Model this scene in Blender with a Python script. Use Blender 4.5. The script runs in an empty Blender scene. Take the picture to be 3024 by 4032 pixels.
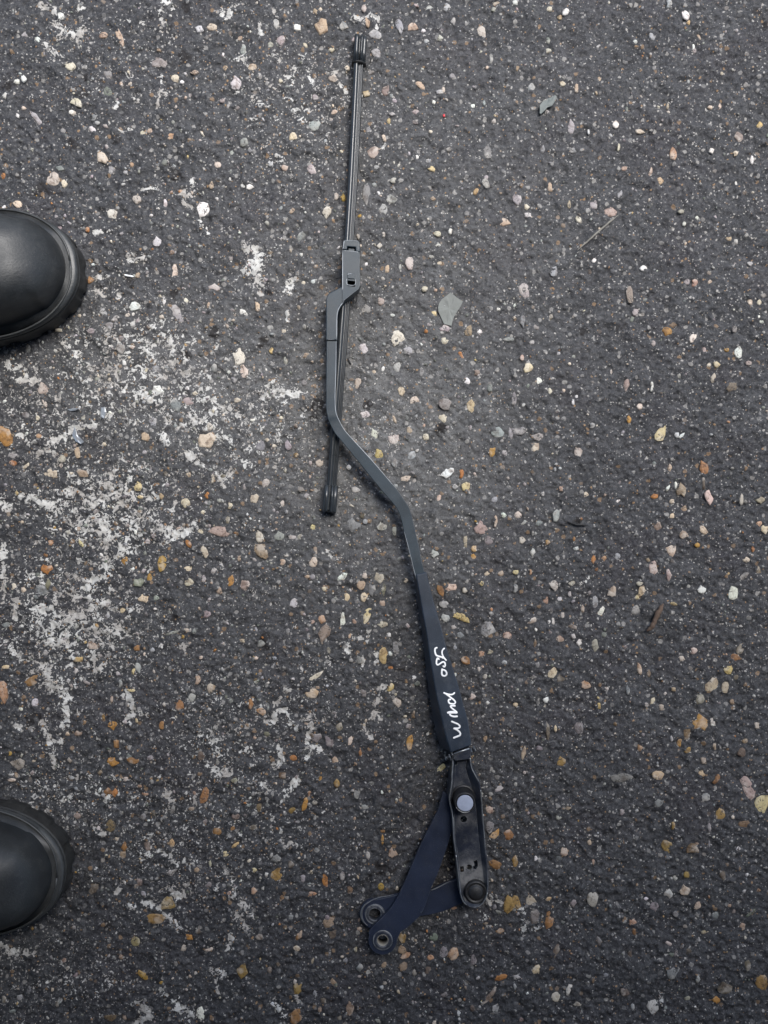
import bpy, bmesh, math, random
import numpy as np
from mathutils import Vector, noise as mnoise

random.seed(7); rng = np.random.default_rng(11)
scene = bpy.context.scene
col = scene.collection
S = 0.00022          # metres per source-photo pixel on the ground
H = 0.76             # height of the phone above the ground
CX, CY = 1512.0, 2016.0

# ------------------------------------------------------------------ camera
cd = bpy.data.cameras.new("camera"); cam = bpy.data.objects.new("camera", cd); col.objects.link(cam)
cam.location = (0, 0, H); cam.rotation_euler = (0, 0, 0)
cd.sensor_fit = 'HORIZONTAL'; cd.sensor_width = 24.0
cd.lens = 24.0 * H / (3024 * S)
cd.clip_start = 0.01; cd.clip_end = 100
scene.camera = cam

# ------------------------------------------------------------------ sky and sun
SUN_EL, SUN_AZ = math.radians(64), math.radians(38)     # azimuth measured from +Y (top of picture) towards +X
w = bpy.data.worlds.new("World"); scene.world = w; w.use_nodes = True
nt = w.node_tree; bg = nt.nodes["Background"]
sky = nt.nodes.new("ShaderNodeTexSky"); sky.sky_type = 'NISHITA'; sky.sun_disc = False
sky.sun_elevation = SUN_EL; sky.sun_rotation = SUN_AZ
sky.air_density = 1.0; sky.dust_density = 2.0; sky.ozone_density = 1.0
nt.links.new(sky.outputs[0], bg.inputs[0]); bg.inputs[1].default_value = 0.085
ld = bpy.data.lights.new("sun", 'SUN'); sun = bpy.data.objects.new("sun", ld); col.objects.link(sun)
ld.energy = 1.9; ld.angle = math.radians(28); ld.color = (1.0, 0.985, 0.96)
d = Vector((math.sin(SUN_AZ) * math.cos(SUN_EL), math.cos(SUN_AZ) * math.cos(SUN_EL), math.sin(SUN_EL)))
sun.rotation_euler = d.to_track_quat('Z', 'Y').to_euler()
scene.view_settings.view_transform = 'Standard'; scene.view_settings.look = 'None'
scene.view_settings.exposure = 1.35; scene.view_settings.gamma = 1.0

SHADE_Z, SHADE_Y = 1.75, .50      # front edge of the added overhead slab that shades the ground

# ------------------------------------------------------------------ helpers
def P(px, py, z=0.0):
    """world point at height z that stands at this place of the photograph"""
    k = S * (H - z) / H
    return Vector(((px - CX) * k, (CY - py) * k, z))

def tag(o, label=None, cat=None, group=None, kind=None):
    if label: o['label'] = label
    if cat: o['category'] = cat
    if group: o['group'] = group
    if kind: o['kind'] = kind
    return o

def empty(name, loc):
    o = bpy.data.objects.new(name, None); col.objects.link(o); o.location = loc
    o.empty_display_size = 0.02
    return o

def link_mesh(name, me, mat, parent=None, smooth=True):
    o = bpy.data.objects.new(name, me); col.objects.link(o)
    if mat: me.materials.append(mat)
    if smooth:
        for p in me.polygons: p.use_smooth = True
    if parent:
        o.parent = parent
        t = Vector((0, 0, 0)); q = parent
        while q: t += q.location; q = q.parent
        o.location = -t                      # vertices are in world coordinates
    return o

def from_py(name, vs, fs, mat, parent=None, smooth=True):
    me = bpy.data.meshes.new(name); me.from_pydata([tuple(v) for v in vs], [], fs); me.update()
    bm = bmesh.new(); bm.from_mesh(me); bmesh.ops.recalc_face_normals(bm, faces=bm.faces); bm.to_mesh(me); bm.free()
    return link_mesh(name, me, mat, parent, smooth)

def bevel(o, wd, seg=3, ang=30):
    m = o.modifiers.new("edge", 'BEVEL'); m.width = wd; m.segments = seg; m.limit_method = 'ANGLE'
    m.angle_limit = math.radians(ang); m.harden_normals = True; m.use_clamp_overlap = True
    return o

def loft(name, rings, mat, parent=None, closed=True, caps=True, smooth=True):
    vs = [v for r in rings for v in r]; n = len(rings[0]); fs = []
    for i in range(len(rings) - 1):
        for j in range(n if closed else n - 1):
            k = (j + 1) % n
            fs.append((i*n + j, i*n + k, (i+1)*n + k, (i+1)*n + j))
    if caps and closed:
        fs.append(tuple(range(n))[::-1]); fs.append(tuple((len(rings)-1)*n + j for j in range(n)))
    return from_py(name, vs, fs, mat, parent, smooth)

def prism(name, poly, z1, z0, mat, parent=None, draft=0.0):
    """poly: photo points of the top face, extruded down to z0"""
    if not callable(z1):
        zz = z1; z1 = lambda x, y: zz
    top = [P(x, y, z1(x, y)) for x, y in poly]
    bot = [Vector((p.x, p.y, p.z - (z0 if z0 > 0 else 0))) for p in top]
    n = len(poly)
    fs = [tuple(range(n)), tuple(range(2*n - 1, n - 1, -1))] + [(j, n + j, n + (j+1) % n, (j+1) % n) for j in range(n)]
    return from_py(name, top + bot, fs, mat, parent)

def lathe(name, c, prof, mat, parent=None, seg=40, tilt=None):
    rings = []
    for r, z in prof:
        rings.append([Vector((c[0] + r*math.cos(2*math.pi*k/seg), c[1] + r*math.sin(2*math.pi*k/seg), z)) for k in range(seg)])
    closed_loop = prof[0] == prof[-1]
    return loft(name, rings, mat, parent, caps=not closed_loop)

def cut(o, cutters):
    for c in cutters:
        m = o.modifiers.new("cut", 'BOOLEAN'); m.operation = 'DIFFERENCE'; m.solver = 'EXACT'; m.object = c
    bpy.context.view_layer.update()
    dg = bpy.context.evaluated_depsgraph_get()
    me = bpy.data.meshes.new_from_object(o.evaluated_get(dg))
    o.modifiers.clear(); o.data = me
    for c in cutters: bpy.data.objects.remove(c, do_unlink=True)
    for p in me.polygons: p.use_smooth = True
    return o

def cyl(c, r, z0, z1, seg=28):
    rings = [[Vector((c[0] + r*math.cos(2*math.pi*k/seg), c[1] + r*math.sin(2*math.pi*k/seg), z)) for k in range(seg)] for z in (z0, z1)]
    return loft("cutter", rings, None)

def boxcut(poly, z0, z1):
    return prism("cutter", poly, z1, z1 - z0, None)

# ------------------------------------------------------------------ materials
class NT:
    def __init__(s, name):
        s.m = bpy.data.materials.new(name); s.m.use_nodes = True; s.t = s.m.node_tree
        s.b = s.t.nodes["Principled BSDF"]
    def n(s, kind, **kw):
        o = s.t.nodes.new("ShaderNode" + kind)
        for k, v in kw.items():
            if hasattr(o, k) and k not in ('Scale', 'Detail'): setattr(o, k, v)
            else: s.set(o, k, v)
        return o
    def set(s, node, key, v):
        i = node.inputs[key]
        if hasattr(v, 'is_linked') or hasattr(v, 'links'): s.t.links.new(v, i)
        else: i.default_value = v
    def coord(s, kind='Object'): return s.n('TexCoord').outputs[kind]
    def noise(s, vec, scale, detail=3, rough=.55, dist=0.0, out='Fac'):
        o = s.n('TexNoise'); s.set(o, 'Vector', vec); s.set(o, 'Scale', scale); s.set(o, 'Detail', detail)
        s.set(o, 'Roughness', rough); s.set(o, 'Distortion', dist); return o.outputs[out]
    def vor(s, vec, scale, feature='F1', rand=1.0):
        o = s.n('TexVoronoi'); o.feature = feature; s.set(o, 'Vector', vec); s.set(o, 'Scale', scale)
        if 'Randomness' in o.inputs: s.set(o, 'Randomness', rand)
        return o
    def math(s, op, a, b=0.0, c=None, clamp=False):
        o = s.n('Math'); o.operation = op; o.use_clamp = clamp
        for i, v in enumerate((a, b) if c is None else (a, b, c)):
            if hasattr(v, 'links'): s.t.links.new(v, o.inputs[i])
            else: o.inputs[i].default_value = v
        return o.outputs[0]
    def ramp(s, v, a, b, lo=0.0, hi=1.0, smooth=True):
        o = s.n('MapRange'); o.interpolation_type = 'SMOOTHSTEP' if smooth else 'LINEAR'
        s.set(o, 'Value', v); s.set(o, 'From Min', a); s.set(o, 'From Max', b); s.set(o, 'To Min', lo); s.set(o, 'To Max', hi)
        return o.outputs[0]
    def mix(s, f, a, b, mode='MIX'):
        o = s.n('Mix'); o.data_type = 'RGBA'; o.blend_type = mode
        for key, v in ((0, f), (6, a), (7, b)):
            if hasattr(v, 'links'): s.t.links.new(v, o.inputs[key])
            elif key == 0: o.inputs[0].default_value = v
            else: o.inputs[key].default_value = (*v, 1) if len(v) == 3 else v
        return o.outputs[2]
    def bump(s, h, strength=.5, dist=.001, nrm=None):
        o = s.n('Bump'); s.set(o, 'Height', h); s.set(o, 'Strength', strength); s.set(o, 'Distance', dist)
        if nrm is not None: s.set(o, 'Normal', nrm)
        return o.outputs[0]
    def out(s, **kw):
        for k, v in kw.items(): s.set(s.b, {'color': 'Base Color', 'rough': 'Roughness', 'metal': 'Metallic', 'normal': 'Normal', 'spec': 'Specular IOR Level', 'coat': 'Coat Weight'}[k], v)
        return s.m

def c4(r, g, b): return (r, g, b, 1)

def mat_asphalt():
    a = NT("asphalt"); v = a.coord()
    big = a.noise(v, 7, 3); mid = a.noise(v, 60, 4); fine = a.noise(v, 520, 3, .7); grit = a.noise(v, 1500, 2, .7)
    wear_light = a.n('Attribute', attribute_name='wear').outputs['Fac']
    crust = a.n('Attribute', attribute_name='crust').outputs['Fac']
    base = a.mix(a.ramp(mid, .3, .7), (.024, .0245, .028), (.044, .045, .050))
    base = a.mix(a.ramp(a.noise(v, 14, 2), .45, .7, 0, .5), base, (.036, .032, .038))
    base = a.mix(a.math('MULTIPLY', wear_light, a.ramp(mid, .3, .65, .35, 1)), base, (.165, .163, .158))
    # fine sand in the binder
    f2 = a.noise(v, 260, 4, .7, .8)
    base = a.mix(a.ramp(f2, .50, .64, 0, .5), base, (.078, .078, .078))
    base = a.mix(a.ramp(f2, .46, .34, 0, .6), base, (.012, .012, .013))
    base = a.mix(a.ramp(fine, .54, .68, 0, .65), base, (.115, .113, .11))
    base = a.mix(a.ramp(fine, .46, .32, 0, .7), base, (.010, .010, .011))
    base = a.mix(a.ramp(grit, .63, .71, 0, .6), base, (.26, .255, .245))
    base = a.mix(a.ramp(grit, .42, .30, 0, .8), base, (.008, .008, .008))
    stain_shade = a.n('Attribute', attribute_name='stain').outputs['Fac']
    sm = a.ramp(a.math('ADD', stain_shade, a.math('MULTIPLY', a.math('SUBTRACT', a.noise(v, 130, 5, .7, .5), .5), 2.2)), .45, .62, 0, .85)
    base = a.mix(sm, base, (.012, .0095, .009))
    # aggregate grains showing through the binder
    wv = a.n('VectorMath'); wv.operation = 'MULTIPLY_ADD'
    a.set(wv, 0, a.noise(v, 300, 2, out='Color')); wv.inputs[1].default_value = (.003, .003, .003); a.set(wv, 2, v)
    wv = wv.outputs[0]
    for sc, thr, rad, amt in ((190, .83, .42, .5), (330, .84, .40, .75), (620, .84, .42, .9)):
        vo = a.vor(wv, sc); sp = a.n('SeparateColor'); a.set(sp, 0, vo.outputs['Color'])
        rnd = a.math('ADD', sp.outputs[0], a.math('MULTIPLY', a.ramp(crust, -.6, 0, 0, 1), .06 if sc == 190 else .12))
        m = a.math('MULTIPLY', a.ramp(rnd, thr, thr + .02), a.ramp(vo.outputs['Distance'], rad, rad * .72))
        hue = a.mix(a.ramp(sp.outputs[1], .1, .9), (.105, .105, .108), (.42, .40, .37))
        hue = a.mix(a.ramp(sp.outputs[2], .86, .9), hue, (.30, .19, .10))
        base = a.mix(a.math('MULTIPLY', m, amt), base, hue)
        if sc == 190: mA = m
        if sc == 330: mB = m
    # worn white crust
    cn = a.noise(wv, 95, 3, .6, .6); cn2 = a.noise(wv, 185, 3, .52, 1.1)
    rg = a.math('SUBTRACT', 1.0, a.math('MULTIPLY', a.math('ABSOLUTE', a.math('SUBTRACT', a.noise(wv, 190, 3, .6, 1.2), .5)), 7.0), clamp=True)
    cv = a.math('ADD', a.math('ADD', crust, a.math('MULTIPLY', rg, .26)), a.math('ADD', a.math('MULTIPLY', a.math('SUBTRACT', cn, .5), 1.3), a.math('MULTIPLY', a.math('SUBTRACT', cn2, .5), 3.5)))
    cn3 = a.math('MULTIPLY', a.math('SUBTRACT', a.noise(v, 620, 2, .6), .5), 1.0)
    cm = a.ramp(a.math('ADD', cv, cn3), .61, .655)
    ccol = a.mix(a.ramp(a.noise(v, 35, 2), .4, .65), (.56, .55, .52), (.38, .355, .325))
    ccol = a.mix(a.ramp(fine, .40, .3, 0, .6), ccol, (.16, .155, .15))
    base = a.mix(a.math('MULTIPLY', cm, .92), base, ccol)
    h = a.math('ADD', a.math('MULTIPLY', fine, .9), a.math('MULTIPLY', grit, .35))
    h = a.math('ADD', h, a.math('MULTIPLY', mid, 1.2)); h = a.math('ADD', h, a.math('MULTIPLY', f2, 1.1))
    h = a.math('ADD', h, a.math('MULTIPLY', mA, .35)); h = a.math('ADD', h, a.math('MULTIPLY', mB, .25))
    h = a.math('ADD', h, a.math('MULTIPLY', cm, .18))
    r = a.ramp(a.noise(v, 30, 4, .6), .35, .65, .42, .80)
    return a.out(color=base, rough=r, normal=a.bump(h, .65, .0016), spec=.34)

def stone_nodes(a, colour, seedv):
    v = a.coord()
    vv = a.n('VectorMath'); vv.operation = 'ADD'; a.set(vv, 0, v); a.set(vv, 1, seedv); vv = vv.outputs[0]
    return vv

def mat_stone(name, attr=None):
    a = NT(name)
    if attr: colour = a.n('Attribute', attribute_name=attr).outputs['Color']
    else: colour = a.n('ObjectInfo').outputs['Color']
    g = a.n('NewGeometry').outputs['Position']
    n1 = a.noise(g, 170, 4, .6, .5); n2 = a.noise(g, 700, 3, .65); n3 = a.noise(g, 90, 2)
    dark = a.mix(1.0, colour, (.42, .36, .32), 'MULTIPLY')
    lite = a.mix(.55, colour, (.62, .58, .52))
    c = a.mix(a.ramp(n1, .52, .34, 0, .75), colour, dark)
    c = a.mix(a.ramp(n3, .5, .66, 0, .6), c, lite)
    c = a.mix(a.ramp(n2, .40, .30, 0, .8), c, (.05, .045, .04))
    c = a.mix(a.ramp(n2, .60, .70, 0, .4), c, lite)
    n4 = a.noise(g, 260, 5, .7, 1.0)
    c = a.mix(a.ramp(n4, .43, .37, 0, .92), c, (.035, .034, .034))
    h = a.math('ADD', a.math('MULTIPLY', n1, .7), a.math('MULTIPLY', n2, .4)); h = a.math('ADD', h, a.math('MULTIPLY', n4, .8))
    return a.out(color=c, rough=.55, normal=a.bump(h, .7, .0014), spec=.4)

def mat_paint(name, c, rough, grain=.25, dirt=0.0, dirtc=(.2, .2, .2), metal=0.0, spec=.5, gscale=1800, edge=0.0, chips=0.0):
    a = NT(name); v = a.coord()
    n = a.noise(v, gscale, 2, .6); m = a.noise(v, 45, 4, .6)
    cc = a.mix(a.ramp(m, .35, .7), tuple(x * .82 for x in c), tuple(min(1, x * 1.18) for x in c))
    if dirt > 0:
        dm = a.noise(v, 70, 5, .7, .4); dd = a.noise(v, 900, 3, .7)
        k = a.math('MULTIPLY', a.ramp(dm, .58 - dirt * .3, .75), a.ramp(dd, .35, .65, .3, 1))
        cc = a.mix(a.math('MULTIPLY', k, dirt), cc, dirtc)
    sp = a.ramp(a.noise(v, 2600, 1), .70, .76, 0, .35)
    cc = a.mix(sp, cc, (.3, .3, .3))
    if name == 'dusty_navy_black_paint':      # dried dust gathered round the lower pivot
        ds = a.n('VectorMath'); ds.operation = 'DISTANCE'; a.set(ds, 0, v); ds.inputs[1].default_value = P(1856, 3445, .015)
        dk = a.math('MULTIPLY', a.ramp(ds.outputs['Value'], .017, .008), a.ramp(a.noise(v, 240, 4, .65), .30, .62, .3, 1))
        cc = a.mix(a.math('MULTIPLY', dk, .85), cc, (.20, .20, .20))
        ds2 = a.n('VectorMath'); ds2.operation = 'DISTANCE'; a.set(ds2, 0, v); ds2.inputs[1].default_value = P(1826, 3226, .015)
        dk2 = a.math('MULTIPLY', a.ramp(ds2.outputs['Value'], .008, .003), a.ramp(a.noise(v, 300, 3), .35, .6))
        cc = a.mix(a.math('MULTIPLY', dk2, .6), cc, (.11, .11, .115))
    if chips > 0:      # small scuffs down to bare metal
        ck = a.math('MULTIPLY', a.ramp(a.noise(v, 330, 4, .7, 1.5), .66, .70), a.ramp(a.noise(v, 40, 2), .45, .6))
        cc = a.mix(a.math('MULTIPLY', ck, chips), cc, (.17, .17, .17))
    if edge > 0:       # edge highlights put into the colour as paler, patchily worn edges
        bv = a.n('Bevel'); bv.samples = 4; a.set(bv, 'Radius', .0007)
        dp = a.n('VectorMath'); dp.operation = 'DOT_PRODUCT'; a.set(dp, 0, bv.outputs[0]); a.set(dp, 1, a.n('NewGeometry').outputs['True Normal'])
        ek = a.ramp(dp.outputs['Value'], .995, .90)
        ek = a.math('MULTIPLY', ek, a.ramp(a.noise(v, 130, 4, .7), .38, .60))
        cc = a.mix(a.math('MULTIPLY', ek, edge), cc, (.26, .27, .28))
    r = a.ramp(m, .3, .7, rough * .88, min(1, rough * 1.12))
    return a.out(color=cc, rough=r, metal=metal, normal=a.bump(n, grain, .0002), spec=spec)

M = {}
M['asphalt'] = mat_asphalt()
M['stone'] = mat_stone("stone")
M['grit'] = mat_stone("grit", 'tint')
M['arm'] = mat_paint("satin_grey_black_paint", (.015, .026, .036), .40, .45, .12, spec=.40, edge=.45)
M['channel'] = mat_paint("dark_blue_black_paint", (.012, .021, .036), .46, .5, .2, spec=.45, edge=.3, chips=.35)
M['navy'] = mat_paint("worn_navy_black_paint", (.012, .018, .036), .5, .6, .35, (.045, .048, .055), spec=.35, edge=.25, chips=.5)
M['navydirty'] = mat_paint("dusty_navy_black_paint", (.009, .0135, .026), .42, .6, .7, (.13, .13, .128), spec=.45, edge=.75, chips=.6)
M['gloss'] = mat_paint("gloss_black_plastic", (.014, .017, .020), .30, .15, .1, spec=.6)
M['rubber'] = mat_paint("black_rubber", (.010, .010, .011), .5, .3, .2, (.07, .07, .07))
M['black'] = mat_paint("matt_black", (.008, .008, .009), .7, .2)
M['rub'] = mat_paint('rubbed_paint_edge', (.30, .32, .34), .35, .3, .2, (.10, .10, .11))  # pale tone standing in for light caught on the edges
M['scuffed'] = mat_paint('scuffed_hinge_metal', (.085, .095, .11), .38, .6, .6, (.25, .25, .25), metal=.3)
M['bare'] = mat_paint("bare_steel_edge", (.32, .33, .34), .38, .4, .4, (.05, .05, .05), metal=.8)
M['rust'] = mat_paint("dusty_bush_sleeve", (.26, .24, .20), .6, .5, .4, (.10, .08, .06))
M['cap'] = mat_paint("pale_zinc_cap", (.27, .30, .38), .5, .4, .15, (.2, .22, .28), spec=.4)
M['white'] = mat_paint("white_paint_marker", (.86, .86, .85), .5, .05)
M['leather'] = mat_paint("black_leather", (.014, .016, .018), .52, .8, .4, (.055, .055, .052), gscale=600)
M['sole'] = mat_paint("black_rubber_sole", (.014, .014, .014), .6, .5, .6, (.06, .058, .052), gscale=700)
M['welt'] = mat_paint("scuffed_welt", (.030, .032, .033), .45, .7, .5, (.09, .09, .087), gscale=900)
M['cloth'] = mat_paint("dark_work_trousers", (.015, .016, .02), .9, .8, gscale=1500)
M['slate'] = mat_paint("grey_green_chip", (.165, .173, .160), .75, .9, .35, (.10, .11, .10), gscale=500)
M['darkchip'] = mat_paint("dark_green_grey_chip", (.12, .135, .128), .6, .9, .35, (.05, .055, .05), gscale=500)
M['wood'] = mat_paint("weathered_stick", (.19, .18, .155), .8, .8, .5, (.07, .065, .05), gscale=900)
M['bark'] = mat_paint("brown_bark", (.10, .065, .045), .85, .9, .4, (.2, .14, .1), gscale=600)
M['foil'] = mat_paint("crumpled_foil", (.55, .57, .58), .3, .6, .2, metal=.7)

# ------------------------------------------------------------------ ground relief
class Lattice:
    def __init__(s, freq, ext, seed):
        s.f = freq; s.e = ext; n = int(2 * ext * freq) + 4
        s.g = np.random.default_rng(seed).random((n, n)).astype(np.float32)
    def __call__(s, x, y):
        u = (np.clip(x, -s.e, s.e) + s.e) * s.f; v = (np.clip(y, -s.e, s.e) + s.e) * s.f
        i = u.astype(int); j = v.astype(int); a = u - i; b = v - j
        a = a*a*(3-2*a); b = b*b*(3-2*b); g = s.g
        return (g[i, j]*(1-a)*(1-b) + g[i+1, j]*a*(1-b) + g[i, j+1]*(1-a)*b + g[i+1, j+1]*a*b) - .5
LA = [(Lattice(8, 3, 1), .0012), (Lattice(25, 3, 2), .0010), (Lattice(70, 3, 3), .0010), (Lattice(150, 3, 4), .0010), (Lattice(310, 1.2, 5), .0010), (Lattice(480, 1.0, 6), .0007)]
def hgt(x, y):
    x = np.asarray(x, dtype=np.float64); y = np.asarray(y, dtype=np.float64)
    z = np.zeros_like(x)
    for l, a in LA: z = z + l(x, y) * a * 2
    return z - .0014

def axis(d, step, ext):
    a = list(np.arange(-d, d + step/2, step)); s = step
    while a[-1] < ext: s *= 1.18; a.append(a[-1] + s)
    neg = [-t for t in a[::-1] if t > d + step/2]
    return np.array(neg + a)
gx = axis(.40, .0011, 2.6); gy = axis(.52, .0011, 2.6)
X, Y = np.meshgrid(gx, gy, indexing='ij'); Z = hgt(X, Y)
# photo pixel coordinates of every ground vertex, for placing wear, lighter zones and crust
PXg = X / S + CX; PYg = CY - Y / S

TILES = {'A': (0, 0, 1/1.6458), 'B': (1008, 0, 1/1.6458), 'C': (2016, 0, 1.0588), 'D': (0, 1008, 1.0588), 'E': (1008, 1008, 1.0588),
         'F': (2016, 1008, 1.0588), 'G': (0, 2016, 1.0588), 'H': (1008, 2016, 1.0588), 'I': (2016, 2016, 1.0588),
         'J': (0, 3024, 1.0588), 'K': (1008, 3024, 1.0588), 'L': (2016, 3024, 1.0588), 'Q': (800, 900, 1/3.318), 'R': (1000, 1300, 1/5.53)}
CRUST = """
A 26 320,165 370,150 400,190 450,215 495,235 520,200 530,170
A 22 260,30 310,40 345,70
A 18 500,50 535,40
A 20 300,285 345,330 390,360
A 16 1030,60 1045,120 1040,190
A 20 1060,10 1120,50
A 18 1420,60 1470,130 1500,50 1540,20
A 13 1040,480 1045,560 1030,620 1010,680
A 13 1030,610 1070,600
A 12 900,130 930,145
A 22 1180,1240 1220,1270 1250,1240
A 14 1240,1160 1245,1200
A 12 1180,1310 1240,1335
A 16 1290,1430 1350,1500
A 12 610,1510 700,1500
A 24 1590,1620 1659,1600
A 8 735,640 765,660 745,700
A 12 860,590 890,650
A 14 1530,380 1590,370 1590,320
A 9 1125,240 1150,210
A 10 760,830 790,850
A 10 820,820 850,840
A 12 920,1225 1000,1215
B 16 640,110 700,120 740,90 790,110
B 12 780,150 790,190
B 13 240,410 260,460
B 12 480,460 520,460
B 12 190,500 240,490 235,520
B 12 340,480 360,530
B 11 540,535 580,590 600,615
B 14 100,340 150,390
B 14 20,150 30,210
B 11 60,690 90,690
B 11 130,1000 190,1030 160,1040
B 24 70,1640 0,1640
B 12 800,970 840,940
B 14 110,60 130,100
Q 55 540,230 600,270 700,330 820,330
Q 50 700,380 740,500
Q 60 570,540 640,600 650,700 690,740
Q 36 700,660 780,680
Q 30 740,840 770,870
Q 34 1130,640 1190,690
Q 22 1100,1100 1100,1170
Q 28 480,1070 570,1100
R 75 420,1140 500,1200 560,1300 620,1440
R 40 640,1450 710,1600
R 85 720,1390 860,1400 960,1370
R 90 310,1230 370,1330 230,1410
D 14 330,940 380,900 430,880
D 13 190,690 240,670 270,640 350,635
D 10 150,720 200,730
D 14 700,735 750,775
D 13 660,635 700,620 760,610
D 11 800,790 830,850 860,800
D 12 890,750 910,770
D 22 930,30 945,80
D 16 480,10 530,10
D 12 350,120 380,150
D 10 430,130 445,155
D 12 630,310 640,350
D 9 65,465 150,460
D 9 15,380 50,450 60,420 90,420 100,450
D 12 600,650 625,700
D 14 780,580 830,560
D 14 0,900 30,940
D 16 80,890 200,930
D 12 240,320 280,350
D 14 690,540 780,530
D 10 350,80 395,75
E 18 0,80 15,110
E 16 130,90 120,130
E 16 10,10 20,40
E 8 115,210 118,240
E 9 325,455 330,475
G 14 290,60 350,10 400,80 390,160
G 13 390,160 400,230 340,260 330,340
G 14 600,60 640,90 680,80 720,50
G 13 440,130 480,140 460,160
G 16 140,460 190,430 200,390 170,370 130,360
G 13 200,390 240,385
G 13 180,490 230,490 245,440
G 12 240,500 280,490
G 13 345,470 360,435 400,450 440,430
G 18 115,600 150,575 175,600 180,650
G 17 200,655 235,660 245,720 245,790 215,810
G 13 160,790 185,860 190,920 200,950
G 9 185,860 225,855
G 13 50,400 60,330 90,340
G 15 40,520 70,540
G 11 340,520 350,590 370,580
G 13 460,670 490,710 500,740 470,780
G 9 500,740 540,750
G 13 100,240 150,240
G 11 780,860 800,850
G 14 900,870 940,900
G 11 350,830 360,850
G 12 55,780 75,810
G 12 10,120 10,330
G 10 680,500 700,540
H 7 265,150 280,165
H 8 300,170 315,165
H 10 365,468 385,465
H 8 415,475 422,445
H 11 335,490 345,520
H 8 395,575 400,555
H 8 450,530 450,570
H 9 440,720 460,700 455,660 480,650
H 10 430,770 455,750 460,780
H 9 400,800 415,830 430,840
H 13 60,780 80,740 110,740
H 9 90,690 75,720
H 10 110,655 130,670
H 12 120,760 140,800
H 14 190,770 205,810 195,860 190,910
H 10 205,800 250,775
H 11 205,870 240,890
H 12 80,870 100,930 60,950
H 5 640,820 638,850
J 13 790,10 850,25
J 13 630,125 615,100
J 12 720,115 725,130
J 12 385,120 430,95
J 12 585,320 630,330
J 14 640,460 665,480 680,465
J 9 475,510 495,520
J 12 540,510 590,520
J 12 620,560 670,600
J 11 840,390 860,410 875,480 920,540
J 18 885,560 910,590
J 12 930,550 950,570
J 12 855,630 850,680
J 14 790,760 825,770
J 13 505,870 540,900 560,930
J 9 570,820 620,845
J 20 650,880 710,930
J 10 430,470 440,460
J 12 355,225 385,250
J 14 0,660 30,680 60,690 120,690
J 7 800,790 810,850
J 11 500,950 560,925
K 13 20,60 45,80
K 12 110,95 150,50
K 9 60,180 55,220
K 7 90,230 100,285 150,290
K 7 165,235 155,250
K 13 850,490 880,490
K 8 885,495 912,500
K 9 850,540 855,565
K 9 60,880 110,930
K 7 150,850 155,880
K 6 755,910 757,950
L 11 40,530 40,580 50,610
L 9 85,600 95,595
L 8 553,840 560,890
I 7 630,405 638,390
I 8 260,265 290,245
"""
crust = np.zeros_like(X)
for line in CRUST.strip().splitlines():
    q = line.split(); ox, oy, sc = TILES[q[0]]; wd = float(q[1]) * sc
    if q[0] in 'AB': wd *= .92
    pts = [tuple(map(float, t.split(','))) for t in q[2:]]
    pts = [(ox + a*sc, oy + b*sc) for a, b in pts]
    if len(pts) == 1: pts = pts * 2
    xs = [a for a, _ in pts]; ys = [b for _, b in pts]; m = wd * 3.2
    i0, i1 = np.searchsorted(gx, [(min(xs)-m-CX)*S, (max(xs)+m-CX)*S]); j0, j1 = np.searchsorted(gy, [(CY-max(ys)-m)*S, (CY-min(ys)+m)*S])
    sx = PXg[i0:i1, j0:j1]; sy = PYg[i0:i1, j0:j1]
    if sx.size == 0: continue
    dd = np.full(sx.shape, 1e9)
    for (ax, ay), (bx, by) in zip(pts[:-1], pts[1:]):
        vx, vy = bx-ax, by-ay; L2 = vx*vx + vy*vy + 1e-6
        t = np.clip(((sx-ax)*vx + (sy-ay)*vy)/L2, 0, 1)
        dd = np.minimum(dd, np.hypot(sx-ax-t*vx, sy-ay-t*vy))
    crust[i0:i1, j0:j1] = np.maximum(crust[i0:i1, j0:j1], .95*np.exp(-(dd/(wd*1.45))**2 * .7))
dens = np.zeros_like(X)
for cx_, cy_, rx, ry, am in ((560, 1480, 430, 330, .30), (900, 1650, 520, 300, .24), (420, 2000, 420, 320, .30), (300, 2450, 420, 420, .28),
        (900, 2900, 420, 420, .20), (700, 3300, 500, 400, .20), (250, 3850, 400, 260, .20), (1200, 430, 420, 380, .20), (450, 250, 500, 320, .14),
        (1250, 2700, 300, 350, .14), (1500, 1750, 350, 350, .14), (1050, 1050, 350, 260, .12), (1250, 3300, 250, 500, .12), (1700, 900, 600, 700, .05), (1800, 1800, 500, 500, .08), (250, 3150, 350, 200, .22), (330, 2050, 260, 200, .27), (1000, 2250, 300, 300, .14), (150, 1650, 250, 350, .24)):
    dens = np.maximum(dens, am*np.exp(-((PXg-cx_)/rx)**2 - ((PYg-cy_)/ry)**2)) + .0
crust = np.maximum(crust*1.42, np.minimum(dens*3.9, 1.05)) + .25*np.minimum(crust, dens*2) - .75
wear_light = np.zeros_like(X)  # worn zones, with the brighter centre and top painted in as well
for cx_, cy_, rx, ry, am in ((1550, 1750, 500, 520, .75), (650, 1500, 500, 330, .45), (1250, 1250, 500, 700, .25), (1900, 900, 450, 600, .22), (900, 2400, 700, 700, .10), (1400, 300, 800, 400, .15)):
    wear_light += am*np.exp(-((PXg-cx_)/rx)**2 - ((PYg-cy_)/ry)**2)
wear_light = np.clip(wear_light, 0, 1)

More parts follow.
